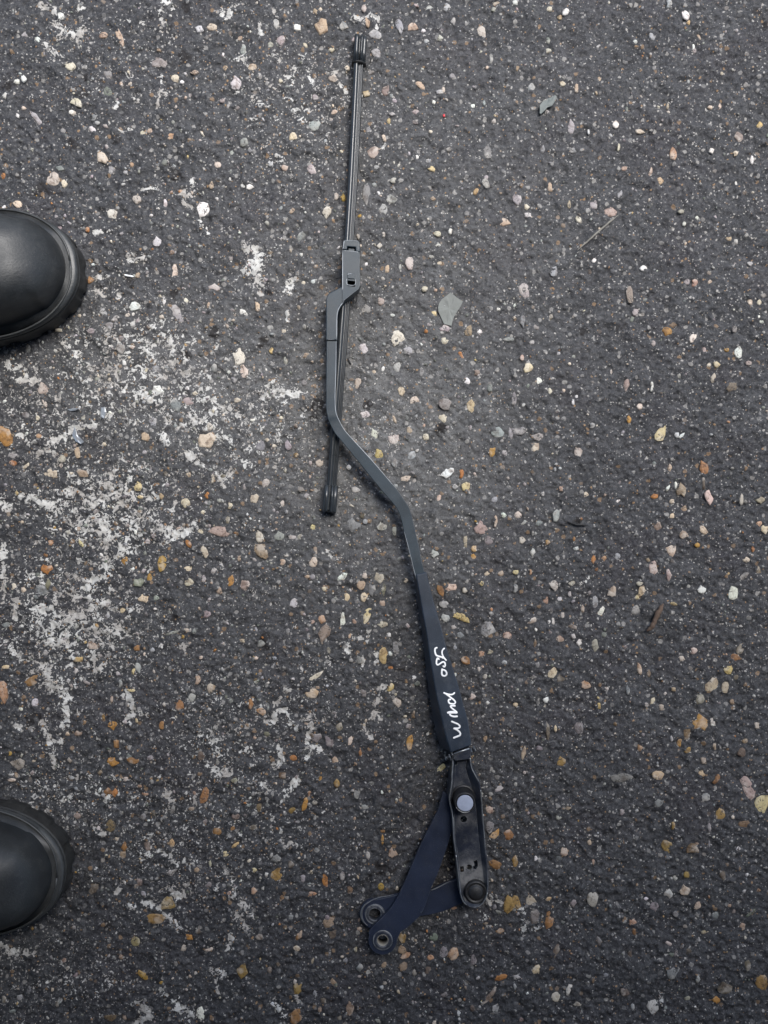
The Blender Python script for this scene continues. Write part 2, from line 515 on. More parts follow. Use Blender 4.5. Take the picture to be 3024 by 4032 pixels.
nx_, ny_ = X.shape
idx = np.arange(nx_*ny_).reshape(nx_, ny_)
quads = np.stack([idx[:-1, :-1], idx[1:, :-1], idx[1:, 1:], idx[:-1, 1:]], -1).reshape(-1, 4)
me = bpy.data.meshes.new("ground")
me.vertices.add(nx_*ny_); me.vertices.foreach_set("co", np.stack([X, Y, Z], -1).astype(np.float32).ravel())
me.loops.add(quads.size); me.loops.foreach_set("vertex_index", quads.astype(np.int32).ravel())
me.polygons.add(len(quads)); me.polygons.foreach_set("loop_start", np.arange(0, quads.size, 4, dtype=np.int32))
me.polygons.foreach_set("loop_total", np.full(len(quads), 4, dtype=np.int32)); me.update(calc_edges=True)
stain_shade = np.zeros_like(X)
for q, x, y, rr_ in (('A', 450, 930, 75), ('A', 750, 900, 60), ('A', 530, 590, 65), ('A', 540, 480, 40), ('A', 1200, 370, 70), ('A', 1210, 50, 60), ('A', 270, 1240, 80), ('A', 1130, 1120, 70), ('A', 50, 550, 55), ('A', 120, 1130, 40),
                    ('B', 1620, 520, 26), ('D', 490, 90, 34), ('D', 650, 140, 26), ('D', 800, 285, 30), ('D', 690, 370, 26), ('D', 980, 310, 26), ('E', 15, 330, 20), ('E', 215, 560, 60), ('E', 410, 550, 30), ('E', 50, 130, 20), ('E', 690, 640, 34), ('F', 400, 265, 30), ('F', 260, 280, 26),
                    ('C', 910, 40, 30), ('C', 940, 90, 24), ('H', 30, 480, 40), ('H', 270, 10, 24), ('G', 120, 770, 40), ('G', 650, 395, 24), ('K', 480, 380, 50), ('J', 400, 590, 26), ('I', 250, 30, 18), ('I', 550, 630, 20)):
    ox, oy, sc = TILES[q]; r_ = rr_*sc
    stain_shade = np.maximum(stain_shade, .75*np.exp(-((PXg-ox-x*sc)**2 + (PYg-oy-y*sc)**2)/r_**2))
stain_shade = np.maximum(stain_shade, .42*np.exp(-((PXg-1740)/110)**2 - ((PYg-3150)/520)**2))  # shadow beside the lower arm, painted in as a soft dark band
for nm, arr in (('crust', crust), ('wear', wear_light), ('stain', stain_shade)):
    at = me.attributes.new(nm, 'FLOAT', 'POINT'); at.data.foreach_set("value", arr.astype(np.float32).ravel())
me.polygons.foreach_set("use_smooth", np.ones(len(quads), dtype=bool))
me.materials.append(M['asphalt'])
ground = bpy.data.objects.new("ground", me); col.objects.link(ground)
tag(ground, "worn dark asphalt set with small stones and white crusty stains", kind='structure')

# ------------------------------------------------------------------ stones set in the asphalt
STONES = """
A 1022,393,118,70,5,p 770,230,125,42,-65,t 665,221,66,45,20,t 445,415,75,55,-20,c 390,100,50,50,0,w 152,215,60,35,35,g 240,250,50,30,-60,w 495,662,75,60,-30,c 463,722,50,42,-30,w 230,760,115,38,-55,gp 595,832,60,38,-40,w 660,1018,85,70,-60,c 343,1160,85,100,0,pc 413,1188,42,55,0,c 922,860,45,40,0,c 966,845,40,45,0,c 1103,877,60,48,30,to 110,1320,60,50,-30,ow 14,1130,30,55,0,o 690,585,60,70,0,ek 690,470,70,60,-40,gk 1132,500,60,52,0,c 1260,465,60,28,0,ct 1528,540,70,95,0,pw 1572,305,38,95,0,g 1635,430,60,60,0,t 1375,170,75,48,-10,tc 154,510,38,48,0,w 107,525,38,38,0,w 885,1290,60,60,0,cg 725,1385,78,70,-30,cw 570,1490,40,34,-40,o 1312,1350,85,110,-15,w 1365,1190,35,70,15,t 1615,1205,55,38,0,w 1310,858,50,20,-50,c 1070,1305,35,80,0,w 720,1095,50,60,-30,gk 1580,920,60,60,0,gk 610,755,60,50,0,gk 1410,1065,50,50,50,c 1015,1565,60,70,0,gw 1500,985,30,60,30,ge 20,1335,40,25,40,w 1475,680,30,34,0,g 1440,650,40,34,0,p 385,1090,60,34,-20,gk 30,615,40,40,0,gw 90,605,28,34,0,w 110,745,24,32,30,w 1225,605,26,34,0,p 1290,180,60,46,20,gw
B 425,165,82,105,30,t 160,245,58,90,0,p 125,140,50,70,0,g 318,282,45,25,-50,c 490,312,40,35,0,c 265,170,60,45,0,w 722,140,38,72,10,t 775,220,88,60,-20,g 928,168,48,105,15,g 1015,168,65,62,0,t 565,160,62,50,0,kg 1190,240,45,38,0,cg 1108,265,45,35,0,g 1463,200,55,90,20,cg 1280,130,40,52,10,g 380,620,60,45,-30,pg 500,500,70,56,-30,kc 240,885,50,62,0,cy 185,1085,46,44,-20,t 360,1095,55,75,15,p 380,808,85,70,0,g 505,718,50,32,30,c 450,908,28,45,0,g 520,1270,35,50,0,cp 565,1277,33,55,0,a 232,1362,45,28,50,t 165,1340,52,24,35,g 460,1370,60,85,-15,cg 760,985,70,90,-35,tp 830,895,30,48,10,c 860,780,28,42,0,y 840,575,48,85,-10,pb 1065,545,80,38,-35,t 715,605,52,45,-30,yb 880,737,50,24,-10,g 1040,715,60,36,0,p 1190,590,60,30,10,g 1035,785,45,38,0,pk 1140,1095,52,34,-40,y 1045,1012,40,32,-40,w 1120,1042,40,40,0,g 1428,1235,32,56,-20,at 1490,1190,48,75,15,pg 1405,682,35,32,0,w 1480,660,22,42,0,g 1610,1437,85,48,0,t 1178,1510,50,44,0,c 825,1512,32,42,0,cg 880,1290,95,60,0,gk 825,1350,55,80,0,g 715,1250,52,150,0,gk 290,1525,48,75,-25,gk 1555,10,60,40,0,cb 1250,965,45,40,0,pk 700,50,40,55,0,gc 730,840,40,60,20,gk 780,340,70,70,0,g 745,460,50,46,0,pk 485,765,34,40,0,p 1120,40,60,50,0,g 1235,40,60,50,0,g 1525,380,30,80,0,gk 1540,780,40,40,0,gc 780,1080,40,34,0,g 90,1050,50,44,0,gw 1500,990,55,90,0,gk 770,1180,45,45,0,g 1180,1590,40,26,0,gw 800,1590,40,34,0,gc 1620,1490,22,20,0,p
C 200,42,34,24,45,w 180,58,20,20,0,ac 140,30,26,22,0,c 587,10,25,32,0,g 648,52,26,40,35,w 662,78,20,18,0,oy 698,131,32,10,-65,t 678,172,12,45,0,w 520,135,22,32,25,g 188,312,25,20,0,c 240,328,16,40,0,t 328,290,20,20,0,t 220,472,28,58,0,p 385,465,28,30,0,w 475,490,38,17,-5,c 143,692,24,36,0,t 600,572,28,52,0,ot 395,550,14,30,0,c 418,627,25,20,0,t 552,672,26,28,0,ca 516,637,15,36,-15,t 20,740,38,42,0,pg 306,760,30,38,10,p 368,787,50,40,0,tp 248,815,24,30,30,c 55,768,24,22,0,c 845,507,34,40,20,pb 895,592,15,38,0,w 922,468,26,30,0,ay 775,390,18,26,0,c 740,395,22,18,0,c 780,272,18,14,0,cb 285,490,10,20,0,w 810,885,22,18,0,ab 650,900,12,18,0,t 838,680,12,24,15,w 658,298,14,20,0,g 75,320,36,28,40,gk 225,560,30,22,20,gk 137,145,20,34,0,ek 135,188,28,18,0,gc 400,725,18,30,-20,g 215,755,16,34,0,cb 115,550,24,34,0,gk 20,250,14,30,0,tb 60,798,34,20,0,gw 580,395,12,24,-10,cb 630,785,26,18,0,eb
D 648,55,22,62,0,c 795,113,42,26,-10,cg 657,212,36,78,25,pg 887,372,50,66,0,cw 185,808,66,38,-10,c 20,672,52,90,25,oa 42,768,34,24,-30,o 94,780,34,16,35,c 145,670,26,20,0,ot 512,858,32,38,0,y 768,685,62,66,0,c 288,732,22,46,0,t 305,808,48,30,-20,tb 160,495,36,56,10,tp 700,540,46,32,-10,p 560,537,28,30,0,w 590,495,48,22,-35,w 500,185,45,34,0,w 903,208,38,22,-20,w 650,555,44,52,0,gk 330,87,32,28,0,ob 194,247,46,30,0,tb 222,278,32,14,0,c 141,603,16,20,0,c 475,222,32,20,40,c 570,620,30,42,0,g 605,672,24,42,-15,w 540,672,34,36,0,t 905,430,35,50,0,c 688,918,34,38,0,c 770,890,24,24,0,o 855,928,20,28,0,c 945,902,30,40,0,c 880,535,28,20,0,c 773,180,11,28,0,t 62,880,16,20,0,y 460,395,20,22,0,w 688,165,18,24,0,cw 610,170,14,30,0,w 385,210,28,36,20,g 580,420,40,32,0,gk 340,280,30,24,0,p 520,895,26,16,0,y 600,893,18,26,0,yb 790,828,14,36,0,c 700,812,20,24,0,t 95,590,30,26,0,gk 310,600,18,26,0,cg 45,740,38,26,0,pg 230,755,30,30,0,gc 165,545,16,40,25,tp 105,345,24,36,0,gk 545,425,18,20,0,c 450,345,34,40,0,pg 410,260,40,30,0,g 780,635,24,30,0,gc 795,415,24,36,0,gk 940,610,24,14,0,w
E 527,303,52,66,20,cw 400,342,34,46,0,gw 572,25,36,52,0,tg 488,45,20,36,0,t 680,22,34,24,0,c 627,122,30,22,30,c 663,213,24,20,0,y 791,278,34,42,-30,tb 703,268,38,28,0,p 704,315,34,28,0,c 763,368,17,32,20,o 541,500,34,32,40,cy 703,550,54,46,0,kp 800,560,34,50,15,ca 698,603,42,28,-50,c 786,465,28,30,0,w 878,728,27,42,0,oa 765,810,20,36,0,o 712,805,60,34,35,w 781,855,38,34,0,y 684,903,22,44,0,ow 440,662,26,42,15,cw 457,735,36,42,0,ya 512,680,40,42,0,cp 580,742,36,32,0,g 556,825,36,30,0,c 378,470,24,52,-15,tp 405,588,40,28,0,pw 512,600,14,48,25,c 590,535,34,34,0,c 235,768,35,30,0,c 5,185,22,42,0,yc 185,368,28,17,30,t 57,350,20,26,0,ya 108,390,18,42,0,ge 525,412,32,38,0,gk 900,655,50,45,0,g 465,165,28,36,0,tg 567,350,38,30,0,g 118,705,30,36,0,p 35,845,30,40,-20,cg 885,905,30,26,0,g 940,310,45,18,0,gk 822,433,26,22,0,tk 15,705,35,46,0,gk 633,672,28,30,0,c 52,263,28,26,0,gk 103,280,22,18,0,tc 410,195,34,36,0,gk 570,650,24,34,0,cb 515,770,24,34,0,g 590,835,26,30,0,pg 345,785,22,20,0,w 740,858,26,20,0,pg 370,870,36,24,0,g 178,470,26,24,0,gk 95,920,26,30,0,gc 655,1,30,14,0,g 950,660,20,50,0,g 615,430,20,40,0,gk 535,35,14,30,0,g 870,490,24,34,0,gk 150,740,24,22,0,ab
F 46,128,42,62,0,p 157,58,32,40,-30,g 490,44,32,24,0,w 308,15,20,22,0,w 438,145,28,70,0,kt 578,280,38,36,-30,oa 600,257,32,20,0,b 683,97,28,30,0,op 652,95,24,26,0,p 740,95,18,24,0,t 890,166,22,34,0,c 922,172,20,24,0,c 461,207,26,36,0,p 673,305,26,38,-20,wc 842,360,32,42,10,w 800,348,20,18,0,ab 60,415,38,36,0,cy 99,465,28,28,0,w 37,378,18,24,0,t 762,404,26,24,0,ya 735,405,16,16,0,c 818,487,38,40,0,bk 750,453,22,40,-15,cp 881,398,26,20,0,pb 521,485,13,38,0,w 477,558,24,28,0,c 438,606,20,34,0,oa 552,662,44,64,-40,y 614,665,18,24,0,gw 632,668,30,12,45,w 427,478,22,52,-10,tk 247,730,32,36,0,tg 90,710,26,38,0,c 98,672,50,28,0,p 25,650,60,36,0,gk 8,530,22,56,0,kp 716,788,36,56,15,ob 733,897,30,56,15,ow 590,788,18,28,0,t 632,870,34,52,0,tb 648,940,34,26,0,tb 534,893,32,20,10,o 597,912,20,20,0,c 278,889,22,26,0,c 393,912,36,11,35,w 855,905,18,46,-5,cg 927,908,38,24,0,cb 612,855,13,32,0,w 583,862,14,28,-30,w 182,866,18,20,0,t 142,502,16,24,0,c 525,325,20,24,0,p 200,467,28,18,0,gk 300,630,24,22,0,gk 243,522,16,14,0,w 228,542,14,24,0,w 930,243,18,14,0,w 917,225,14,12,0,w 115,885,16,18,0,g 40,240,20,50,0,gk 828,272,20,30,0,kp 75,320,22,18,0,g 145,225,22,26,0,bk 230,373,16,20,0,g 716,350,18,26,0,pt 370,432,10,24,0,gc 715,845,14,50,0,kb
G 817,72,82,44,-10,tp 777,50,20,20,0,p 602,190,36,68,-8,a 170,213,42,38,0,o 186,115,34,22,0,o 298,116,15,36,30,y 464,181,28,32,0,oa 700,118,22,36,30,o 758,148,26,50,20,ct 696,214,34,28,0,y 700,262,40,32,0,c 555,248,22,42,0,oa 515,262,38,36,0,e 532,322,40,34,0,yc 452,364,22,28,0,yc 817,293,34,26,0,t 857,257,26,46,-10,oa 890,175,18,34,0,t 910,270,42,50,0,tp 48,278,20,26,0,c 86,290,20,24,0,c 290,549,36,24,0,ya 20,577,30,16,0,y 10,665,44,84,0,ot 118,628,78,34,20,ob 508,507,26,24,0,ob 340,500,36,40,0,tb 495,595,16,26,0,y 770,380,34,28,0,p 692,440,28,15,0,c 735,625,24,36,0,t 784,655,32,40,0,bt 668,718,34,50,10,bo 712,690,28,36,0,ge 415,795,36,34,0,oa 600,795,20,38,0,bo 418,930,46,38,0,oa 490,665,38,14,-10,y 932,715,20,42,0,bo 286,825,38,24,20,bt 745,910,30,36,0,bk 495,925,50,26,0,bo 430,865,25,34,0,ob 508,775,14,20,0,y 900,480,26,15,0,c 30,10,30,20,0,b 547,110,24,24,0,p 570,90,14,20,0,p 150,290,50,50,0,gk 175,270,20,40,0,eb 397,390,20,34,-10,g 275,425,24,36,-20,ge 755,250,20,30,0,p 795,220,26,30,0,pg 845,30,22,30,0,eb 445,640,16,30,0,g 855,705,30,22,0,ge 640,450,60,12,15,ge 70,735,30,18,0,w 36,900,16,18,0,a 20,420,36,24,0,gk 580,320,24,20,0,ge 128,710,26,34,0,gw 280,595,22,24,0,pw 320,635,36,12,-25,p 165,525,22,26,0,g 65,940,60,40,0,bk 380,765,14,24,0,ab 512,580,22,46,15,ge 412,700,12,30,0,tb
H 209,52,24,34,0,y 360,48,54,50,-30,kg 468,55,40,34,0,cg 20,145,50,66,20,tb 12,92,34,50,0,c 213,187,34,42,-20,ct 99,187,26,24,0,t 220,143,18,30,0,tb 190,240,20,16,0,t 318,241,42,28,15,w 390,272,34,38,0,t 405,236,26,26,0,c 402,316,30,38,-20,yc 337,320,26,34,0,yc 458,245,40,42,0,kc 475,290,18,42,0,eb 470,340,24,32,0,bc 414,385,32,66,-25,y 470,418,42,26,0,c 245,400,30,34,0,ot 255,450,44,72,-25,tk 210,410,16,16,0,t 520,510,26,60,0,gk 472,535,34,66,0,ay 503,580,34,20,-5,o 206,676,52,38,0,oc 222,612,60,18,30,c 501,655,26,36,-20,ya 526,710,38,36,0,cp 585,755,18,34,0,b 572,862,28,58,0,oa 348,855,22,42,-20,tc 271,855,34,50,20,kp 222,842,40,42,0,kp 137,917,36,24,0,o 20,742,42,28,0,bo 292,930,26,36,0,t 838,60,52,55,0,pt 780,110,15,55,0,bc 812,137,22,30,0,oy 812,168,28,24,0,oa 688,293,26,46,15,bo 727,281,42,32,0,ow 765,392,64,32,-25,ay 862,435,60,60,0,kg 705,395,34,30,0,g 700,345,42,28,0,pg 778,292,26,20,0,ce 862,227,28,18,45,c 911,228,26,26,0,bt 840,266,18,20,0,y 840,530,30,22,0,bo 872,522,26,16,0,ec 780,553,36,32,0,bo 803,688,34,26,0,pt 935,462,34,36,0,po 892,35,15,46,0,t 922,12,22,20,0,w 865,105,34,38,0,kp 665,152,30,36,0,g 140,340,30,40,0,gw 495,458,18,18,0,w 590,617,24,15,0,w 322,400,18,60,0,w 760,460,30,26,0,gk 740,505,18,18,0,g 735,430,22,16,0,kp 270,515,16,28,10,eb 365,410,18,22,0,bt 347,463,12,24,-20,ot 85,90,40,36,0,ge 385,550,24,38,0,kg 395,10,20,34,0,kb 515,70,16,40,0,cg 430,290,26,50,0,gk 400,675,24,36,0,kp 310,800,30,36,0,eb 388,895,16,34,0,bo 40,825,24,24,0,eb 855,845,16,34,0,bt 600,640,24,20,0,ek 570,540,24,14,0,ek 70,545,18,14,0,g 18,490,34,28,0,gk 120,445,24,26,0,kg 135,95,40,16,0,cg 925,560,24,18,0,g
I 24,10,32,28,0,c 165,12,30,46,0,g 597,12,24,28,0,cy 545,52,34,34,0,tk 640,85,36,28,0,bt 596,142,42,44,0,t 715,68,26,40,30,tc 922,42,24,26,0,oc 942,65,30,34,0,cy 692,123,24,20,0,oa 900,138,14,24,0,o 875,178,34,22,0,c 305,177,20,30,0,o 346,173,22,22,0,ot 395,167,26,28,0,g 15,224,24,20,0,y 72,224,14,22,0,o 158,272,38,40,0,cg 530,210,38,62,-10,pt 585,235,20,45,0,pt 375,297,28,50,-20,bc 487,290,30,48,-15,yt 470,318,18,20,0,yt 309,335,34,46,10,g 335,370,26,42,-20,cw 825,302,40,55,-25,cw 708,290,34,30,0,w 920,225,20,42,0,b 865,240,50,20,35,pk 128,328,22,38,0,po 265,360,15,30,0,bt 75,405,40,22,20,pc 140,408,12,22,0,w 155,405,14,36,0,gw 222,425,60,16,-20,pb 180,473,38,26,0,tb 312,497,28,50,0,kc 88,495,13,46,0,b 153,600,30,46,-30,yc 183,618,28,36,0,bk 275,645,42,32,0,ob 477,585,20,48,10,oc 512,602,18,30,0,b 528,705,24,30,0,c 16,716,24,26,0,y 128,700,22,26,0,w 325,722,14,26,0,ya 852,512,26,42,-20,be 832,543,45,26,0,ob 808,588,38,36,0,ya 838,617,26,24,0,bk 748,645,46,62,-30,bc 797,655,30,46,-20,bc 702,697,36,40,0,be 824,708,22,22,0,bt 703,785,54,60,0,oa 750,783,24,34,0,w 652,820,30,55,0,b 625,858,20,42,-10,oa 870,850,26,30,0,bt 915,797,22,26,0,cb 855,895,30,38,0,bk 757,873,13,34,0,t 655,887,28,30,0,ba 250,805,34,50,20,pk 162,806,13,28,0,yc 134,815,16,70,0,bk 44,900,18,52,-10,cb 478,878,22,30,0,ob 183,930,38,38,0,ba 712,925,26,26,0,cb 680,518,30,26,0,pt 595,845,12,24,0,p 663,275,18,36,0,ge 603,342,36,14,-15,yb 465,368,34,42,0,k 605,662,20,16,0,bt 38,105,26,28,0,ec 78,150,22,28,0,gw 225,265,30,22,0,kc 182,325,22,18,0,gw 218,305,14,24,0,w 232,100,12,20,0,ob 133,113,20,20,0,ba 190,385,14,28,0,gc 252,487,20,26,0,w 433,665,16,34,0,gk 560,730,24,26,0,kc 885,395,26,20,0,kg 45,40,14,24,-40,g 100,40,30,24,0,gk 95,570,20,26,0,gk 240,135,24,18,0,gw 15,285,20,34,0,gk
J 758,105,34,64,-10,bo 400,90,40,26,0,ob 425,95,24,30,0,o 408,218,36,52,0,b 805,237,36,30,0,ob 638,282,24,34,0,ta 460,297,28,34,0,ob 545,295,26,42,0,bp 872,292,40,15,40,ya 838,324,28,24,0,y 925,350,20,16,40,c 945,384,22,18,0,y 942,462,24,28,0,ot 622,508,50,55,0,ab 575,565,92,40,0,ba 502,648,36,38,0,ae 702,634,32,24,0,oa 532,770,48,24,-40,a 900,755,44,62,0,ba 515,430,28,30,0,pb 285,180,30,24,0,pb 348,452,36,45,0,bk 774,680,38,16,10,c 745,915,30,48,10,w 365,230,20,30,0,pw 638,390,50,14,30,kp 640,155,20,50,-10,kg 280,775,32,14,20,p 42,45,34,14,0,c 870,48,30,16,25,ce 780,360,15,26,0,ye 540,100,36,12,0,ot 455,325,24,30,0,tb 530,185,24,26,0,kp 875,180,34,28,0,bp 860,228,30,22,20,ob 940,225,34,22,0,bk 250,930,10,10,0,b 710,155,24,16,0,tb 445,705,16,18,0,bt 505,440,18,12,0,pb 235,265,34,40,0,pg 15,860,20,30,0,bk 70,858,22,30,0,pg 105,830,18,34,0,kg 60,30,20,18,0,bt 118,20,18,16,0,p 370,20,20,20,0,b 730,382,24,20,0,bt 775,440,24,26,0,kp 680,675,30,26,0,cb 235,720,18,18,0,tb 410,930,50,24,0,b 600,800,20,14,0,a 45,905,26,14,0,gk 465,930,20,24,0,bo
K 75,400,44,52,-30,ab 257,420,26,62,5,o 508,320,38,36,0,ob 465,443,28,30,0,a 238,42,16,50,-10,oa 200,100,24,30,0,ot 180,140,22,52,-10,ao 470,270,12,42,0,oa 472,237,20,18,0,bo 208,470,34,20,0,ot 228,308,30,28,0,gk 160,625,22,42,-30,bo 270,577,50,40,0,bt 155,822,38,46,0,ba 350,895,32,56,-10,bt 148,930,50,60,0,ob 545,635,32,42,0,ba 543,682,34,34,0,bt 555,705,42,26,20,to 548,745,36,34,0,bt 662,632,32,32,0,ek 734,695,50,45,20,ot 650,712,30,24,0,ot 700,690,40,40,0,kg 370,675,15,34,0,ye 530,835,34,12,-50,yt 290,805,45,18,-50,tb 415,335,22,38,0,p 870,850,80,20,50,tk 912,780,50,20,15,o 888,250,26,52,-40,oa 940,250,40,40,0,ob 895,365,60,34,-10,ob 940,510,45,62,0,ab 908,608,34,20,0,ob 870,157,28,34,0,po 905,78,50,20,30,gp 810,720,26,38,0,pk 735,525,26,16,0,ot 386,745,26,28,0,kg 98,30,32,28,0,b 300,60,26,36,0,ba 690,2,42,22,40,y 350,460,28,34,0,b 130,160,34,26,0,ab 75,340,34,30,0,gk 130,360,24,26,0,bk 320,405,22,36,0,pk 175,415,22,30,0,gp 205,390,16,18,0,cb 95,490,22,28,0,bo 130,560,24,24,0,kg 12,630,30,24,0,kc 150,675,32,24,0,tc 210,725,16,36,0,bc 50,755,22,26,0,pb 220,845,20,30,0,g 250,870,26,20,0,bk 375,100,26,40,0,gk 430,60,30,30,0,gk 285,620,34,40,0,bk 10,150,20,40,0,b 870,220,30,50,0,kp 890,900,26,40,0,kg 590,770,20,26,0,bk 700,850,30,20,0,kp 640,760,30,30,0,kb 470,90,16,16,0,w 405,150,30,20,0,gk 890,520,20,22,0,kg 480,800,22,18,0,kc 310,930,20,30,0,kc 440,740,26,20,0,kp 805,895,20,24,0,kb
L 405,35,88,34,10,pk 543,28,46,34,0,oc 760,42,22,42,-25,ob 708,20,32,30,0,ty 880,75,46,102,18,pt 932,138,58,72,-10,y 778,175,46,45,0,ab 865,210,46,28,0,b 580,295,46,50,0,ab 670,300,45,40,0,b 195,312,28,42,10,t 290,278,16,44,20,ct 305,348,11,34,0,t 842,302,18,17,0,w 642,456,42,38,0,tc 690,514,34,30,0,t 583,468,34,34,-20,wg 610,408,22,30,0,wg 650,397,24,26,0,ab 451,578,32,26,0,ot 457,612,15,30,0,bo 300,490,44,60,0,kc 140,568,36,70,0,bo 85,555,32,60,0,kp 12,505,40,60,0,ba 165,680,26,60,-15,bk 92,752,30,38,-30,yc 212,826,18,52,-20,cw 163,855,34,36,0,c 762,865,34,28,0,oa 790,820,60,45,0,bk 930,800,50,60,0,ba 595,765,50,34,40,gk 525,890,45,60,0,pw 420,835,36,34,0,bk 12,350,24,42,0,ba 245,882,38,18,0,ce 760,550,28,34,0,gk 860,595,24,32,0,bt 922,456,18,18,0,ob 137,488,28,15,30,ta 210,150,26,16,0,cb 35,940,26,18,0,pb 500,488,18,12,0,w 230,505,26,32,0,pk 70,495,44,34,0,cb 325,648,20,36,15,pk 440,690,20,40,0,bk 585,655,30,16,-30,pt 610,690,20,30,0,pk 735,222,16,36,0,pk 785,400,26,40,0,bk 877,735,24,44,0,bk 530,515,36,36,0,pk 690,785,20,30,0,gp 735,285,10,34,0,pk 725,110,34,30,0,kg 545,130,30,40,-30,kg 410,165,24,26,0,kp 90,340,14,22,0,w 10,120,14,24,0,g 15,60,16,20,0,g 350,775,24,16,0,gk 890,540,50,14,40,ek 610,545,24,24,0,kp 830,535,20,18,0,pb 815,515,18,18,0,ob 720,615,30,12,10,ea 600,215,16,30,0,ab 655,860,30,24,0,kc 290,95,22,20,0,gk 175,188,24,16,0,ke 18,780,30,16,0,pg 10,810,12,20,0,g
"""
PAL = {'w': (.60, .59, .55), 'g': (.27, .27, .265), 'c': (.48, .41, .32), 'y': (.50, .40, .22), 't': (.38, .28, .205), 'p': (.28, .24, .235),
       'o': (.34, .15, .045), 'a': (.34, .21, .045), 'b': (.15, .10, .055), 'k': (.085, .085, .083), 'e': (.19, .21, .16)}
def pcol(code, jit=.10):
    c = np.mean([PAL[k] for k in code], axis=0); f = 1 + random.uniform(-jit, jit)
    return tuple(float(min(1, max(.01, x*f*(1 + random.uniform(-.05, .05))))) for x in c)

def stone_shape(k, seg, rings, r0):
    """unit dome, outline irregular; z in 0..1 with a skirt below"""
    rr = random.Random(k * 17 + 3); ph = [rr.uniform(0, 6.28) for _ in range(4)]
    am = [rr.uniform(.02, .16), rr.uniform(.03, .16), rr.uniform(0, .12), rr.uniform(0, .10)]
    def rad(t): return 1 - .08 + sum(am[i]*math.cos((i+2)*t + ph[i]) for i in range(4)) + rr.uniform(-.07, .07)
    R = [rad(2*math.pi*j/seg) for j in range(seg)]
    vs = []
    for f, z in rings:
        for j in range(seg):
            t = 2*math.pi*j/seg; q = R[j]*f*(1 + rr.uniform(-.06, .06))
            vs.append((q*math.cos(t), q*math.sin(t), z + (rr.uniform(-.12, .12) if z > 0 else 0)))
    vs.append((rr.uniform(-.15, .15), rr.uniform(-.15, .15), 1.0 + rr.uniform(-.1, .1)))
    fs = []; n = seg
    for i in range(len(rings)-1):
        for j in range(n):
            k2 = (j+1) % n; fs.append((i*n+j, i*n+k2, (i+1)*n+k2, (i+1)*n+j))
    L = (len(rings)-1)*n
    for j in range(n): fs.append((L+j, L+(j+1) % n, len(rings)*n))
    return vs, fs

variants = []
for k in range(16):
    vs, fs = stone_shape(k, 9, ((1.03, -1.5), (.96, .45), (.62, .95)), 0)
    me = bpy.data.meshes.new("stone"); me.from_pydata(vs, [], fs); me.update()
    me.materials.append(M['stone'])
    if k % 4: 
        for p in me.polygons: p.use_smooth = True
    variants.append(me)

slist = []
for line in STONES.strip().splitlines():
    q = line.split(); ox, oy, sc = TILES[q[0]]
    for e in q[1:]:
        x, y, L, W_, an, code = e.split(',')
        slist.append((ox + float(x)*sc, oy + float(y)*sc, float(L)*sc, float(W_)*sc, float(an), code))
slist.sort(key=lambda s: -s[2]*s[3])
stuff_v, stuff_f, stuff_c = [], [], []
def add_stuff(x, y, a, b, ang, hh, c, variant):
    vs, fs = variant; n0 = len(stuff_v); ca, sa = math.cos(ang), math.sin(ang)
    z = float(hgt(x, y))
    for vx, vy, vz in vs:
        px, py = vx*a, vy*b
        stuff_v.append((x + px*ca - py*sa, y + px*sa + py*ca, z + vz*hh))
        stuff_c.append((*c, 1))
    for f in fs: stuff_f.append(tuple(n0 + i for i in f))
small = [stone_shape(100 + k, 6, ((1.0, -1.0), (.8, .7)), 0) for k in range(14)]
mids = [stone_shape(200 + k, 8, ((1.02, -1.0), (.95, .4), (.62, .9)), 0) for k in range(10)]
NPART = 296
for i, (px, py, L, W_, an, code) in enumerate(slist):
    p = P(px, py); a = L*S/2*1.04; b = W_*S/2*1.04; hh = min(.0013, .0005 + min(a, b)*.09)
    if i < NPART:
        o = bpy.data.objects.new("stone", variants[i % 16]); col.objects.link(o); o.parent = ground
        zz = max(float(hgt(p.x, p.y)), float(np.mean(hgt(np.array([p.x-a*.5, p.x+a*.5, p.x, p.x]), np.array([p.y, p.y, p.y-b*.5, p.y+b*.5])))))
        o.location = (p.x, p.y, zz + .0001); o.rotation_euler = (0, 0, math.radians(an) + (math.pi if random.random() < .5 else 0))
        o.scale = (a, b, hh)
        o.color = (*pcol(code), 1)
    else:
        add_stuff(p.x, p.y, a, b, math.radians(an), hh, pcol(code), mids[i % 10])
# mid-size aggregate between the stones
for _ in range(620):
    px = random.uniform(-100, 3124); py = random.uniform(-100, 4132)
    if random.random() > .35 + .65*math.exp(-((px-900)/1000)**2): continue
    r = random.uniform(7, 15); p = P(px, py)
    add_stuff(p.x, p.y, r*S, r*S*random.uniform(.5, .95), random.uniform(0, 3.14), .0007, pcol(random.choice(('gk', 'k', 'g', 'gp', 'kp', 'gc', 'c', 'ek', 'p', 'w', 'kb', 'tb', 'gw')), .2), random.choice(mids))
